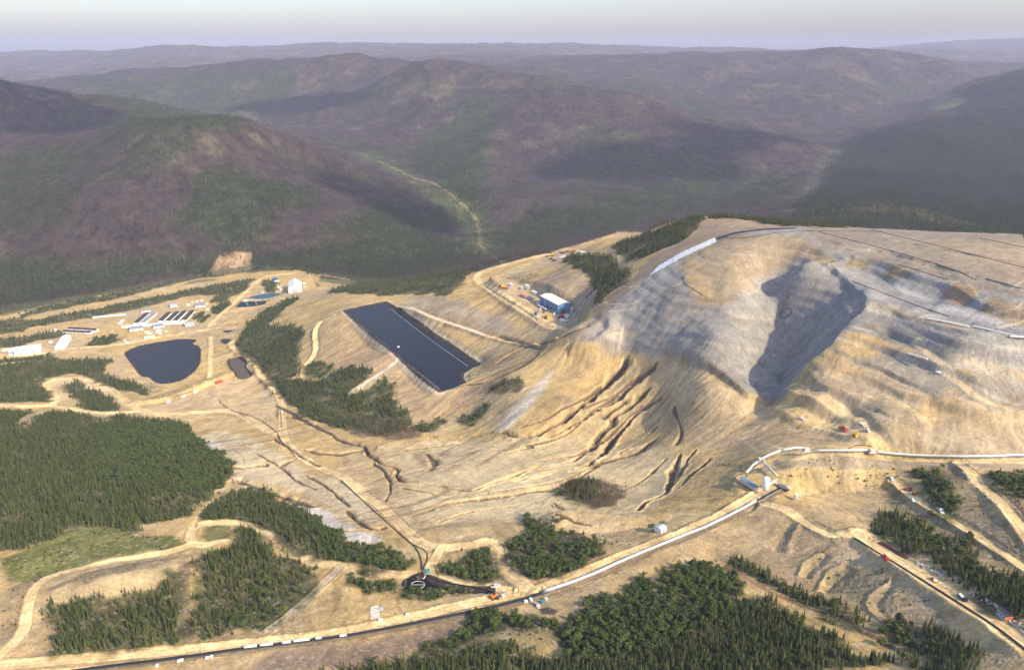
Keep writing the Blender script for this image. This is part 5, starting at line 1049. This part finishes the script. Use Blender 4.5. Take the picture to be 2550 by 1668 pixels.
# portable stacker conveyors on the heap
def stacker(label, a, b, h0=.8, h1=2.6):
    t = thing('portable_conveyor', label, 'conveyor', a, b, 'portable conveyors on the heap'); L = span(a, b); n_ = 3
    V = lambda x, y, z: (x, y, z+h0+(h1-h0)*x/L)
    MB().add([V(0,-.9,0), V(L,-.9,0), V(L,.9,0), V(0,.9,0), V(0,-.9,.9), V(L,-.9,.9), V(L,.9,.9), V(0,.9,.9)], [(0,3,2,1),(4,5,6,7),(0,1,5,4),(1,2,6,5),(2,3,7,6),(3,0,4,7)]).build('frame', OFFW, t)
    MB().add([V(0,-1.05,.92), V(L,-1.05,.92), V(L,1.05,.92), V(0,1.05,.92), V(0,-.5,1.5), V(L,-.5,1.5), V(L,.5,1.5), V(0,.5,1.5)], [(0,3,2,1),(4,5,6,7),(0,1,5,4),(1,2,6,5),(2,3,7,6),(3,0,4,7)]).build('cover', WHITE, t)
    for x in (.3*L, .62*L): MB().bar((x, -1.6, 0), V(x+L*.07, -.8, 0), .25).bar((x, 1.6, 0), V(x+L*.07, .8, 0), .25).bar((x, -1.6, .2), (x, 1.6, .2), .25).build('strut', YELL, t); MB().wheel(x, -1.9, .5, .7, .5).wheel(x, 1.9, .5, .7, .5).build('wheels', TYRE, t)
    return t
stacker('white portable conveyor on the heap, left of the row of three', (2310, 796), (2411, 817)); stacker('white portable conveyor on the heap, middle of the row of three', (2424, 816), (2530, 839)); stacker('white portable conveyor on the heap, cut by the right edge of the photo', (2514, 841), (2590, 855)); stacker('lone white portable conveyor lower on the heap slope', (2262, 884), (2306, 913))
# ---- vehicles: origin on the ground, x forward
def wheels(t, xs, y, r, w=.35, m=None):
    for x in xs:
        for s in (-1, 1):
            o = MB().wheel(x, s*y, r, r, w).build('wheel', TYRE, t); MB().wheel(x, s*(y+.02), r, r*.55, w+.02, 10).build('rim', SILV, o)
def pickup(label, at, to, m=None, bed=True, group='white pickups', s=1.0):
    t = thing('pickup_truck', label, 'pickup', at, to, group, dz=.02); t.scale = (s, s, s)
    MB().side([(-2.8, .5), (2.8, .5), (2.85, 1.0), (1.5, 1.15), (1.4, 1.15), (-2.8, 1.15)], -.95, .95).build('body', m or WHITE, t)
    MB().side([(-.9, 1.16), (1.5, 1.16), (.85, 1.85), (-.7, 1.85)], -.85, .85).build('cab', m or WHITE, t)
    MB().side([(-.75, 1.25), (1.32, 1.25), (.86, 1.78), (-.6, 1.78)], -.88, -.86).side([(-.75, 1.25), (1.32, 1.25), (.86, 1.78), (-.6, 1.78)], .86, .88).build('side_window', GLASS, t); MB().add([(1.46, -.75, 1.2), (1.46, .75, 1.2), (.94, .7, 1.79), (.94, -.7, 1.79)], [(0, 1, 2, 3)]).build('windscreen', GLASS, t)
    MB().box(-2.7, -1.0, -.8, .8, 1.16, 1.18).build('bed', DGREY, t)
    for y in (-.65, .65): MB().box(2.83, 2.88, y-.18, y+.18, .75, .92).build('headlight', SILV, t)
    wheels(t, (-1.75, 1.75), .85, .42); return t
def truck(label, at, to, cabm, bedm, name='haul_truck', cat='truck', L=7.0, tip=True, dz=.02, s=1.0):
    t = thing(name, label, cat, at, to, dz=dz); t.scale = (s, s, s)
    MB().box(-L/2, L/2, -.6, .6, .7, 1.0).build('chassis', DGREY, t); MB().side([(L/2-2, 1.02), (L/2, 1.02), (L/2+.05, 2.0), (L/2-.35, 2.9), (L/2-2, 2.9)], -1.2, 1.2).build('cab', cabm, t)
    MB().add([(L/2+.08, -1.0, 2.05), (L/2+.08, 1.0, 2.05), (L/2-.26, .95, 2.75), (L/2-.26, -.95, 2.75)], [(0, 1, 2, 3)]).build('windscreen', GLASS, t)
    if tip: MB().side([(-L/2, 1.1), (L/2-2.3, 1.1), (L/2-2.1, 2.6), (-L/2-.5, 2.4)], -1.25, -1.1).side([(-L/2, 1.1), (L/2-2.3, 1.1), (L/2-2.1, 2.6), (-L/2-.5, 2.4)], 1.1, 1.25).box(-L/2, L/2-2.3, -1.1, 1.1, 1.05, 1.25).box(L/2-2.4, L/2-2.2, -1.1, 1.1, 1.25, 2.6).build('dump_body', bedm, t)
    else: MB().box(-L/2-.3, L/2-2.2, -1.25, 1.25, 1.05, 1.3).build('flatbed', bedm, t); MB().box(-L/2+.3, L/2-3, -.8, .8, 1.31, 2.2).build('load', WHITE, t)
    wheels(t, (-L/2+.8, -L/2+2.1, L/2-1), 1.05, .55, .45); return t
def digger(label, at, to, m, s=1.0, blade=False):
    t = thing('bulldozer' if blade else 'excavator', label, 'bulldozer' if blade else 'excavator', at, to, dz=.02); t.scale = (s, s, s)
    for y in (-1.3, 1.3): MB().side([(-2, .35), (-1.6, 0), (1.6, 0), (2, .35), (1.7, .85), (-1.7, .85)], y-.3, y+.3).build('track', BLACK, t)
    MB().box(-1.9, 1.4, -1.3, 1.3, .95, 2.0, .1).build('body', m, t); MB().box(.1, 1.5, -.1, 1.2, 2.02, 3.1, .12).build('cab', GLASS if not blade else m, t)
    if blade: MB().side([(2.2, .1), (2.6, .1), (2.45, 1.3), (2.3, 1.3)], -1.9, 1.9).build('blade', m, t)
    else: MB().tube([(1.3, -.5, 1.8), (3.6, -.5, 4.3), (5.6, -.5, 3.2)], .28, 6).tube([(5.6, -.5, 3.2), (6.2, -.5, 1.2)], .22, 6).build('boom', m, t); MB().side([(5.8, 1.2), (6.7, 1.1), (6.4, .2), (5.7, .4)], -1.0, 0).build('bucket', DGREY, t)
    return t
pickup('white pickup at the top of the upper dirt road', (2220, 1194), (2240, 1212), s=1.3)
pickup('white pickup driving down the middle of the upper dirt road, largest of the three', (2342, 1274), (2362, 1288), s=1.45)
pickup('small white pickup at the left verge of the upper dirt road', (2272, 1246), (2284, 1255))
digger('yellow bulldozer beside the brown debris on the upper dirt road', (2279, 1231), (2290, 1230), ORNG, 1.1, True)
truck('red dump truck parked on the black pipe at the wide road', (2203, 1392), (2225, 1407), REDP, REDP, L=7.2)
truck('dark blue flatbed truck driving on the wide road towards the hut', (2396, 1492), (2420, 1510), NAVY, NAVY, 'flatbed_truck', tip=False, L=7.0)
pickup('small orange pickup on the wide road between the red and blue trucks', (2326, 1446), (2340, 1456), ORNG, group='orange vehicles')
for u, v in ((2402, 1179), (2413, 1193), (2427, 1207), (2453, 1227), (2464, 1242), (2480, 1254)): o = tag(MB().box(-2, 2, -.5, .5, -.2, .9, .15).build('concrete_barrier', OFFW), 'pale concrete barrier along the edge of the grey right-hand road', 'barrier', 'concrete barriers along the grey road'); o.location = spot(u, v); o.rotation_euler = (0, 0, -.95)
truck('red dump truck on the sandy bench below the canyon mouth', (2100, 1072), (2120, 1080), REDP, REDP, L=9, s=1.15)
pickup('white vehicle on the bench just right of the canyon mouth', (1996, 1045), (2004, 1047), s=1.2)
truck('white service truck at the foot of the brown bank on the bench', (2146, 1060), (2158, 1070), WHITE, OFFW, L=7, tip=False); pickup('white pickup behind the white service truck', (2161, 1074), (2170, 1082), s=1.2)
digger('yellow bulldozer at the edge of the sandy bench', (2130, 1085), (2140, 1088), YELL, 1.1, True)
t = thing('water_trailer', 'white tank trailer below the lone portable conveyor', 'trailer', (2335, 930), rz=-.5); MB().tube([(-2.5, 0, 1.5), (2.5, 0, 1.5)], 1.1, 14).build('tank', WHITE, t, True); MB().box(-2.8, 3.5, -.5, .5, .3, .6).build('chassis', DGREY, t); wheels(t, (-1.2, 1.2), .9, .45)
digger('orange excavator at the right end of the black basin', (1229, 1488), (1245, 1478), ORNG, 1.25); pickup('white pickup above the orange excavator', (1234, 1461), (1244, 1459), s=1.25)
box_unit('pump_skid', 'teal pump unit above the floating ring basin', 'pump', (1064, 1425), 4, 2.2, 2.4, TEAL, to=(1072, 1420))
zb = [w[1] for w in WATER if w[2] == 'basin'][0]
t = bpy.data.objects.new('floating_ring', None); COL.objects.link(t); t.location = at_z(1040, 1456, zb+.15); tag(t, 'pale floating ring in the black lined basin', 'ring')
MB().tube([(5.2*math.cos(a/24*6.28318), 4.6*math.sin(a/24*6.28318), .1) for a in range(25)], .22, 6).build('float', OFFW, t); MB().box(-5, 5, -.25, .25, .25, .4).build('walkway', SILV, t)
pipe('discharge_pipe', "1062,1427 1056,1440 1050,1450", .3, WHITE, 'white pipe from the teal pump to the floating ring')
for k, (u, v, m) in enumerate(((1246, 1478, GREYM), (1252, 1485, OFFW), (1240, 1490, DGREY), (1322, 1495, WHITE), (1310, 1500, WHITE), (1352, 1500, TEAL), (1340, 1512, WHITE), (1360, 1494, OFFW), (1334, 1505, GREYM))): box_unit('equipment_crate', 'small equipment crate at the road junction near the orange excavator', 'crate', (u, v), 2.4, 1.8, 1.7, m, rz=k*.7, group='crates at the road junction')
# white shed and wooden hut
shed('white shed with grey roof beside the dark road cut above the covered conveyor', (1646, 1328), (1660, 1322), 7, 3, 1.2, WHITE, LBLUE, 'small_shed', doors=1)
t = thing('roadside_hut', 'blue-grey roadside hut with dark roof and orange end wall', 'hut', (2502, 1546), (2480, 1533)); Lh = span((2502, 1546), (2480, 1533))
MB().box(0, Lh, -6, 0, -.6, 3.2).build('wall', LBLUE, t); MB().box(-.35, Lh+.35, -6.3, .3, 3.22, 3.55).build('roof', ROOFD, t); MB().box(-.12, -.02, -5.8, -.2, 0, 3.0).build('end_wall', ORNG, t)
for k in range(3): MB().box(Lh*(k+.3)/3, Lh*(k+.3)/3+1.1, .02, .1, 1.1, 2.2).build('window', GLASS, t)
MB().box(-.2, -.13, -3.6, -2.4, 0, 2.2).build('door', WOODM, t); MB().box(Lh*.1, Lh*.9, .1, 1.1, .2, .35).build('step', SILV, t)
MB().box(-.5, Lh+.3, -7.3, -6.4, -.4, 2.8).build('side_lean_to', SILV, t)
# boulders, scrap, pipes along the wide road
def boulder(r, seed):
    q = random.Random(seed); bm = bmesh.new(); bmesh.ops.create_icosphere(bm, subdivisions=2, radius=r)
    for v in bm.verts: v.co *= q.uniform(.75, 1.15); v.co.z *= .7
    me = bpy.data.meshes.new('boulder'); bm.to_mesh(me); bm.free(); me.materials.append(STONE); return me
BM = [boulder(.9, k) for k in range(5)]
def boulders(s, n_, spread, label, group, big=1.0):
    q = gpath(s, 0, 1.0, 0)
    for k in range(n_):
        p = q[rq.randrange(len(q))]; x, y = p[0]+rq.uniform(-spread, spread), p[1]+rq.uniform(-spread, spread); o = bpy.data.objects.new('boulder', rq.choice(BM)); COL.objects.link(o)
        sc_ = rq.uniform(.5, 1.2)*big; o.location = (x, y, float(ground(x, y))+.1); o.scale = (sc_, sc_, sc_); o.rotation_euler = (0, 0, rq.random()*6); tag(o, label, 'boulder', group)
boulders("2276,1400 2300,1408 2330,1425 2346,1434", 46, 1.6, 'pale boulder in the rubble row beside the tall spruce grove', 'boulders beside the spruce grove')
boulders("2418,1475 2450,1492 2470,1504 2491,1512", 34, 1.3, 'pale boulder in the rubble row leading to the roadside hut', 'boulders leading to the hut')
boulders("2518,1545 2535,1556 2552,1570", 18, 1.5, 'pale boulder in the scrap heap beyond the roadside hut', 'boulders beyond the hut')
for k in range(6): q = gpath('%g,%g %g,%g' % (2515+k*2.2, 1550+k*.4, 2540+k*2.2, 1566+k*.4), .25+.1*(k % 2), 3, 0); tag(MB().tube(q, .16, 5).build('timber_pole', WOODM if k % 2 else SILV), 'pole lying in the stack beyond the roadside hut', 'pole', 'poles beyond the hut')
pipe('black_pipeline', "2128,1340 2160,1360 2196,1383 2216,1394 2286,1438 2393,1505 2482,1562 2550,1615 2590,1646", .55, BLACK, 'thick black pipeline running the length of the wide road')
for k in range(4): pipe('rusty_pipe', '%g,%g %g,%g' % (2186+k*3, 1352-k*.6, 2254+k*2, 1391-k*1.2), .4, RUST, 'rusty pipe in the bundle at the foot of the spruce grove', 'pipe', 'rusty pipes beside the grove')
t = tag(MB().add([(2*math.cos(a)*rq.uniform(.7, 1.3)+x, 1.4*math.sin(a)*rq.uniform(.7, 1.3)+y, z) for x, y in ((0, 0),) for z in (0, .9) for a in [i*.6283 for i in range(10)]], [tuple(range(9, -1, -1)), tuple(range(10, 20))]+[(i, (i+1) % 10, 10+(i+1) % 10, 10+i) for i in range(10)]).build('brush_heap', RUST), 'brown heap of brush beside the yellow bulldozer', 'heap'); t.location = spot(2262, 1220); t.scale = (2.2, 1.6, 1.4)
# black pipelines and drip lines
pipe('slurry_pipe', "850,1196 886,1231 957,1295 1011,1342 1039,1367 1050,1395 1050,1427", .5, BLACK, 'black pipeline along the left side of the slide road', 'pipe')
pipe('slurry_pipe', "1029,1356 1063,1373 1065,1391 1054,1417", .4, BLACK, 'short black pipeline looping above the floating ring', 'pipe')
pipe('slurry_pipe', "1066,1436 1100,1450 1143,1456 1200,1466 1228,1473", .5, BLACK, 'black pipeline from the basin to the orange excavator', 'pipe')
pipe('slurry_pipe', "546,996 552,1006 575,1022 602,1030 640,1040 690,1075 700,1100 735,1135", .5, BLACK, 'black pipeline curving past the sandy ramp down to the slide', 'pipe')
pipe('slurry_pipe', "697,1012 700,1040 701,1068", .4, BLACK, 'short black pipeline beside the slide road', 'pipe')
for s, lb in (("2036,577 2200,619 2379,671 2432,699", 'long black drip line nearest the terrace edge, from the rim to the middle right'), ("2168,572 2325,610 2450,642 2560,669", 'long black drip line in the middle of the heap top'), ("2236,659 2300,678 2361,697", 'short black drip line just above the striped terrace slope'), ("2121,700 2271,757 2364,789", 'black drip line across the grey flat below the striped slope'), ("1807,593 1871,592 1943,577 2057,575 2200,577", 'black pipeline along the rim of the heap'), ("2454,694 2560,723", 'short black drip line at the right edge of the heap top'), ("2440,593 2560,618", 'black drip line near the far rim at the right'),
              ("1943,783 1950,772 1964,767 1976,771 1969,784 1952,793 1941,787", 'black hose lying in a loop on the shaded canyon wall'), ("1700,690 1705,708 1730,722 1752,737", 'black pipe around the lower edge of the tan mound'), ("2112,1117 2140,1107 2172,1112", 'black pipe just above the middle conveyor'), ("1195,706 1221,720 1257,742 1293,763 1340,796", 'black pipeline along the outer edge of the yard road'), ("1110,972 1170,958 1235,930 1300,905", 'black pipe from the pond corner towards the heap')):
    pipe('drip_line', s, .32, BLACK, lb, 'pipe', 'black lines on the heap')
# liner sheets draped along the heap rim
def sheet(s_top, s_bot, m, label):
    a, b = gpath(s_top, .25, 3, 0), gpath(s_bot, .25, 3, 0); n_ = 40; V, F = [], []
    A = np.array([np.interp(np.linspace(0, 1, n_), np.linspace(0, 1, len(a)), a[:, i]) for i in range(3)]).T; B = np.array([np.interp(np.linspace(0, 1, n_), np.linspace(0, 1, len(b)), b[:, i]) for i in range(3)]).T
    for i in range(n_):
        for k in range(5):
            p = A[i]+(B[i]-A[i])*k/4; V.append((p[0], p[1], float(ground(p[0], p[1]))+.45+.2*math.sin(i*1.7+k)))
    F = [(i*5+k, i*5+k+1, (i+1)*5+k+1, (i+1)*5+k) for i in range(n_-1) for k in range(4)]
    return tag(MB().add(V, F).build('liner_sheet', m, None, True), label, 'liner')
sheet("1640,662 1700,628 1740,610 1778,593", "1618,686 1645,672 1700,641 1786,602", LINW, 'white liner sheet draped along the left rim of the heap')
sheet("1784,592 1830,579 1900,570 1985,567", "1786,598 1835,582 1900,573 1980,570", BLACK, 'black liner sheet along the top rim of the heap')
# process building yard
truck('orange truck parked at the left end of the yard behind the blue building', (1257, 719), (1268, 721), ORNG, ORNG, L=13, s=1.1); digger('yellow loader at the far left of the yard', (1249, 713), (1256, 716), YELL, 1.6, True)
for (u, v, L, h, m, lb) in ((1272, 713, 9, 5, WHITE, 'white box trailer beside the orange truck'), (1298, 720, 8, 4, OFFW, 'white container left of the big white tank in the yard'), (1312, 719, 10, 7, WHITE, 'big white box unit in the middle of the yard'), (1331, 732, 16, 4.5, WHITE, 'long white trailer just behind the blue building'), (1303, 740, 17, 4, mat('faded_red', (.42,.22,.20), .6, .3, .15), 'faded red trailer left of the blue building'), (1337, 783, 6, 4, BLUEP, 'bright blue skid at the road edge below the blue building'), (1412, 791, 9, 4, WHITE, 'white container at the near corner of the blue building'), (1425, 780, 7, 9, OFFW, 'tan square bin right of the blue building'), (1400, 800, 8, 3, WHITE, 'white trailer below the red loader'), (1409, 803, 7, 3, OFFW, 'pale trailer nearest the heap toe')):
    box_unit('yard_container', lb, 'container', (u, v), L, 4.5, h, m, to=(u+12, v+5), group='containers in the yard')
digger('yellow machine at the road edge below the blue building', (1363, 792), (1372, 795), YELL, 1.9, True); digger('red loader at the near corner of the blue building', (1398, 790), (1406, 788), REDP, 1.8, True)
conveyor('white slanted conveyor in front of the blue building', "1338,764 1350,769 1361,775", 2.5, True, 2.4, 8); conveyor('short white conveyor lying left of the blue building', "1336,757 1344,763", 2, True, 2.2, 8)
t = thing('pipe_rack', 'dark pipe rack against the left side of the blue building', 'pipe rack', (1322, 747), (1338, 755)); MB().box(-8, 10, -3, 3, 3.5, 4).build('deck', DGREY, t)
for k in range(5): MB().bar((-7+k*4, -2.8, -.5), (-7+k*4, -2.8, 3.5), .4).bar((-7+k*4, 2.8, -.5), (-7+k*4, 2.8, 3.5), .4).build('leg', GREYM, t); MB().tube([(-9, -2+k, 4.5), (11, -2+k, 4.5)], .35, 8).build('pipe', (SILV, NAVY, BLUEP, SILV, DGREY)[k], t)
for u, v in ((1350, 765), (1358, 771), (1366, 777), (1372, 775), (1380, 784), (1392, 794), (1345, 771), (1354, 779)): box_unit('yard_crate', 'small crate in the clutter along the front of the blue building', 'crate', (u, v), 3, 2.5, 2.4, rq.choice((OFFW, RUST, GREYM, WHITE)), rz=rq.random()*3, group='crates along the blue building')
for (u, v, m, lb) in ((1376, 637, YELL, 'yellow machine on the ridge road above the yard'), (1428, 629, REDP, 'red machine on the ridge road near the trees')): digger(lb, (u, v), (u+8, v-1), m, 1.8, True)
for k, (u, v, m) in enumerate(((1362, 640, DGREY), (1372, 646, BLACK), (1380, 650, BLACK), (1388, 634, GREYM), (1396, 631, RUST), (1404, 631, DGREY), (1414, 628, RUST), (1400, 642, OFFW), (1408, 640, WHITE), (1416, 638, OFFW), (1440, 627, OFFW), (1452, 629, WHITE), (1436, 633, WHITE))): box_unit('scrap_bin', 'bin of scrap on the ridge laydown area beside the spruces', 'bin', (u, v), rq.uniform(5, 11), 4, 2.4, m, rz=rq.uniform(-.2, .3), group='bins on the ridge laydown')
# pipe stacks in the sandy lot, lower centre
for k in range(9): q = gpath('%g,%g %g,%g' % (923+rq.uniform(-2, 2), 1512+k*3.6, 944+rq.uniform(-2, 2), 1509+k*3.6), .45, 4, 0); tag(MB().tube(q, .42, 8).build('culvert_pipe', SILV if k % 3 else OFFW), 'grey culvert pipe laid out on the sandy lot above the lower road', 'pipe', 'culvert pipes on the sandy lot')
box_unit('supply_crate', 'pale blue pallet right of the culvert pipes', 'crate', (950, 1518), 2.6, 2.2, 1.2, LBLUE); box_unit('supply_crate', 'white crate below the culvert pipes', 'crate', (948, 1545), 2.6, 2.2, 1.2, WHITE); box_unit('supply_crate', 'white crate on the sandy lot near the road edge', 'crate', (1014, 1531), 2, 2, 1.2, WHITE)
for (u, v) in ((392, 1658), (446, 1647), (453, 1645), (516, 1639), (527, 1636), (1500, 1624)): box_unit('site_trailer', 'white unit on the sand below the open conveyor', 'trailer', (u, v), 2.0, 1.4, 1.2, WHITE, rz=.2, group='white units below the conveyor')
# poles and fence
def pole(u, v, h, label, group):
    t = thing('utility_pole', label, 'pole', (u, v), rz=rq.random()*3, group=group); MB().tube([(0, 0, -.5), (0, 0, h)], .2, 6).build('post', WOODM, t); MB().box(-1.2, 1.2, -.1, .1, h-1, h-.75).build('crossarm', WOODM, t)
for u, v in ((307, 781), (296, 861), (232, 868), (128, 884), (380, 848)): pole(u, v, 11, 'wooden utility pole along the camp road', 'utility poles of the camp')
t = thing('wire_fence', 'wire fence along the straight pipe road', 'fence', (671, 1566)); b0 = np.array(t.location); P_ = gpath("671,1564 750,1503 800,1456 848,1409", 0, 6, 0)-b0
for p in P_: MB().bar((p[0], p[1], p[2]-.3), (p[0], p[1], p[2]+1.8), .14).build('post', WOODM, t)
for h in (.8, 1.5): MB().tube(P_+np.array([0, 0, h]), .04, 4).build('wire', SILV, t)
# ------------------------------------------------------------------ light, sky, haze
SUN_EL, SUN_AZ = math.radians(35), math.atan2(0.76, -0.65)     # sun to the right and a little behind the camera
world = bpy.data.worlds.new('World'); scene.world = world; world.use_nodes = True
wn = world.node_tree; bg = wn.nodes['Background']
sky = wn.nodes.new('ShaderNodeTexSky'); sky.sky_type = 'NISHITA'; sky.sun_disc = False
sky.sun_elevation = SUN_EL; sky.sun_rotation = SUN_AZ; sky.air_density = 1.2; sky.dust_density = 4.0; sky.ozone_density = 3.0; sky.altitude = 800
tint = wn.nodes.new('ShaderNodeMix'); tint.data_type = 'RGBA'; tint.blend_type = 'MULTIPLY'; tint.inputs[0].default_value = 1; tint.inputs[7].default_value = (1.04, .965, .98, 1)
wn.links.new(sky.outputs[0], tint.inputs[6]); wn.links.new(tint.outputs[2], bg.inputs[0]); bg.inputs[1].default_value = 0.15
sl_ = bpy.data.lights.new('sun', 'SUN'); sl_.energy = 3.5; sl_.angle = math.radians(1.2); sl_.color = (1.0, 0.83, 0.57)
so = bpy.data.objects.new('sun', sl_); COL.objects.link(so)
sd = Vector((math.sin(SUN_AZ)*math.cos(SUN_EL), math.cos(SUN_AZ)*math.cos(SUN_EL), math.sin(SUN_EL)))
so.rotation_euler = sd.to_track_quat('Z', 'Y').to_euler()
# drifting clouds above the haze, high over the camera; their shadows lie on the far hills
M_CLD = mat('cloud_vapour', (.9, .9, .9), 1, 0)
for k, (u, v, rx, ry) in enumerate(((1560, 405, 560, 330), (40, 262, 440, 280), (960, 500, 230, 140), (730, 262, 380, 240), (1850, 345, 360, 230))):
    x, y, z = spot(u, v); q = random.Random(k); b2 = bmesh.new(); h = 2700-z; cx, cy2 = x+sd.x/sd.z*h, y+sd.y/sd.z*h
    for i in range(9):
        r = q.uniform(.35, .7); m4 = Matrix.Translation((q.uniform(-.75, .75)*rx, q.uniform(-.75, .75)*ry, q.uniform(-40, 60))) @ Matrix.Diagonal((r*rx, r*ry, q.uniform(60, 130), 1))
        bmesh.ops.create_icosphere(b2, subdivisions=3, radius=1, matrix=m4)
    for p in b2.verts: p.co += Vector((q.uniform(-18, 18), q.uniform(-18, 18), q.uniform(-10, 10)))
    m2 = bpy.data.meshes.new('cloud'); b2.to_mesh(m2); b2.free(); m2.materials.append(M_CLD); oc = bpy.data.objects.new('cloud', m2); COL.objects.link(oc); oc.location = (cx, cy2, 2700); oc['kind'] = 'stuff'
bm = bmesh.new(); bmesh.ops.create_cube(bm, size=1)
me = bpy.data.meshes.new('haze'); bm.to_mesh(me); bm.free()
hz = bpy.data.objects.new('haze', me); COL.objects.link(hz); hz['kind'] = 'stuff'
ZT, ZB = 905.0, -80.0
hz.scale = (56000, 56000, ZT-ZB); hz.location = (0, 0, (ZT+ZB)/2)
hm = bpy.data.materials.new('haze_air'); hm.use_nodes = True; t = hm.node_tree; t.nodes.clear()
vo = t.nodes.new('ShaderNodeVolumePrincipled'); ou = t.nodes.new('ShaderNodeOutputMaterial')
vo.inputs['Color'].default_value = (0.64, 0.70, 0.95, 1); vo.inputs['Density'].default_value = HAZE; vo.inputs['Anisotropy'].default_value = 0.0
t.links.new(vo.outputs[0], ou.inputs['Volume']); me.materials.append(hm)
scene.view_settings.view_transform = 'Standard'; scene.view_settings.look = 'None'; scene.view_settings.gamma = 1
scene.view_settings.exposure = EXPO
cy = scene.cycles
scene.render.engine = 'CYCLES'
cy.max_bounces = 6; cy.diffuse_bounces = 2; cy.glossy_bounces = 2; cy.transmission_bounces = 2; cy.volume_bounces = 2; cy.transparent_max_bounces = 4
cy.use_denoising = DENOISE; cy.denoiser = 'OPENIMAGEDENOISE'; cy.denoising_input_passes = 'RGB_ALBEDO_NORMAL'; cy.denoising_prefilter = 'NONE'
cy.use_adaptive_sampling = False
cy.sample_clamp_indirect = 6
scene.render.film_transparent = False
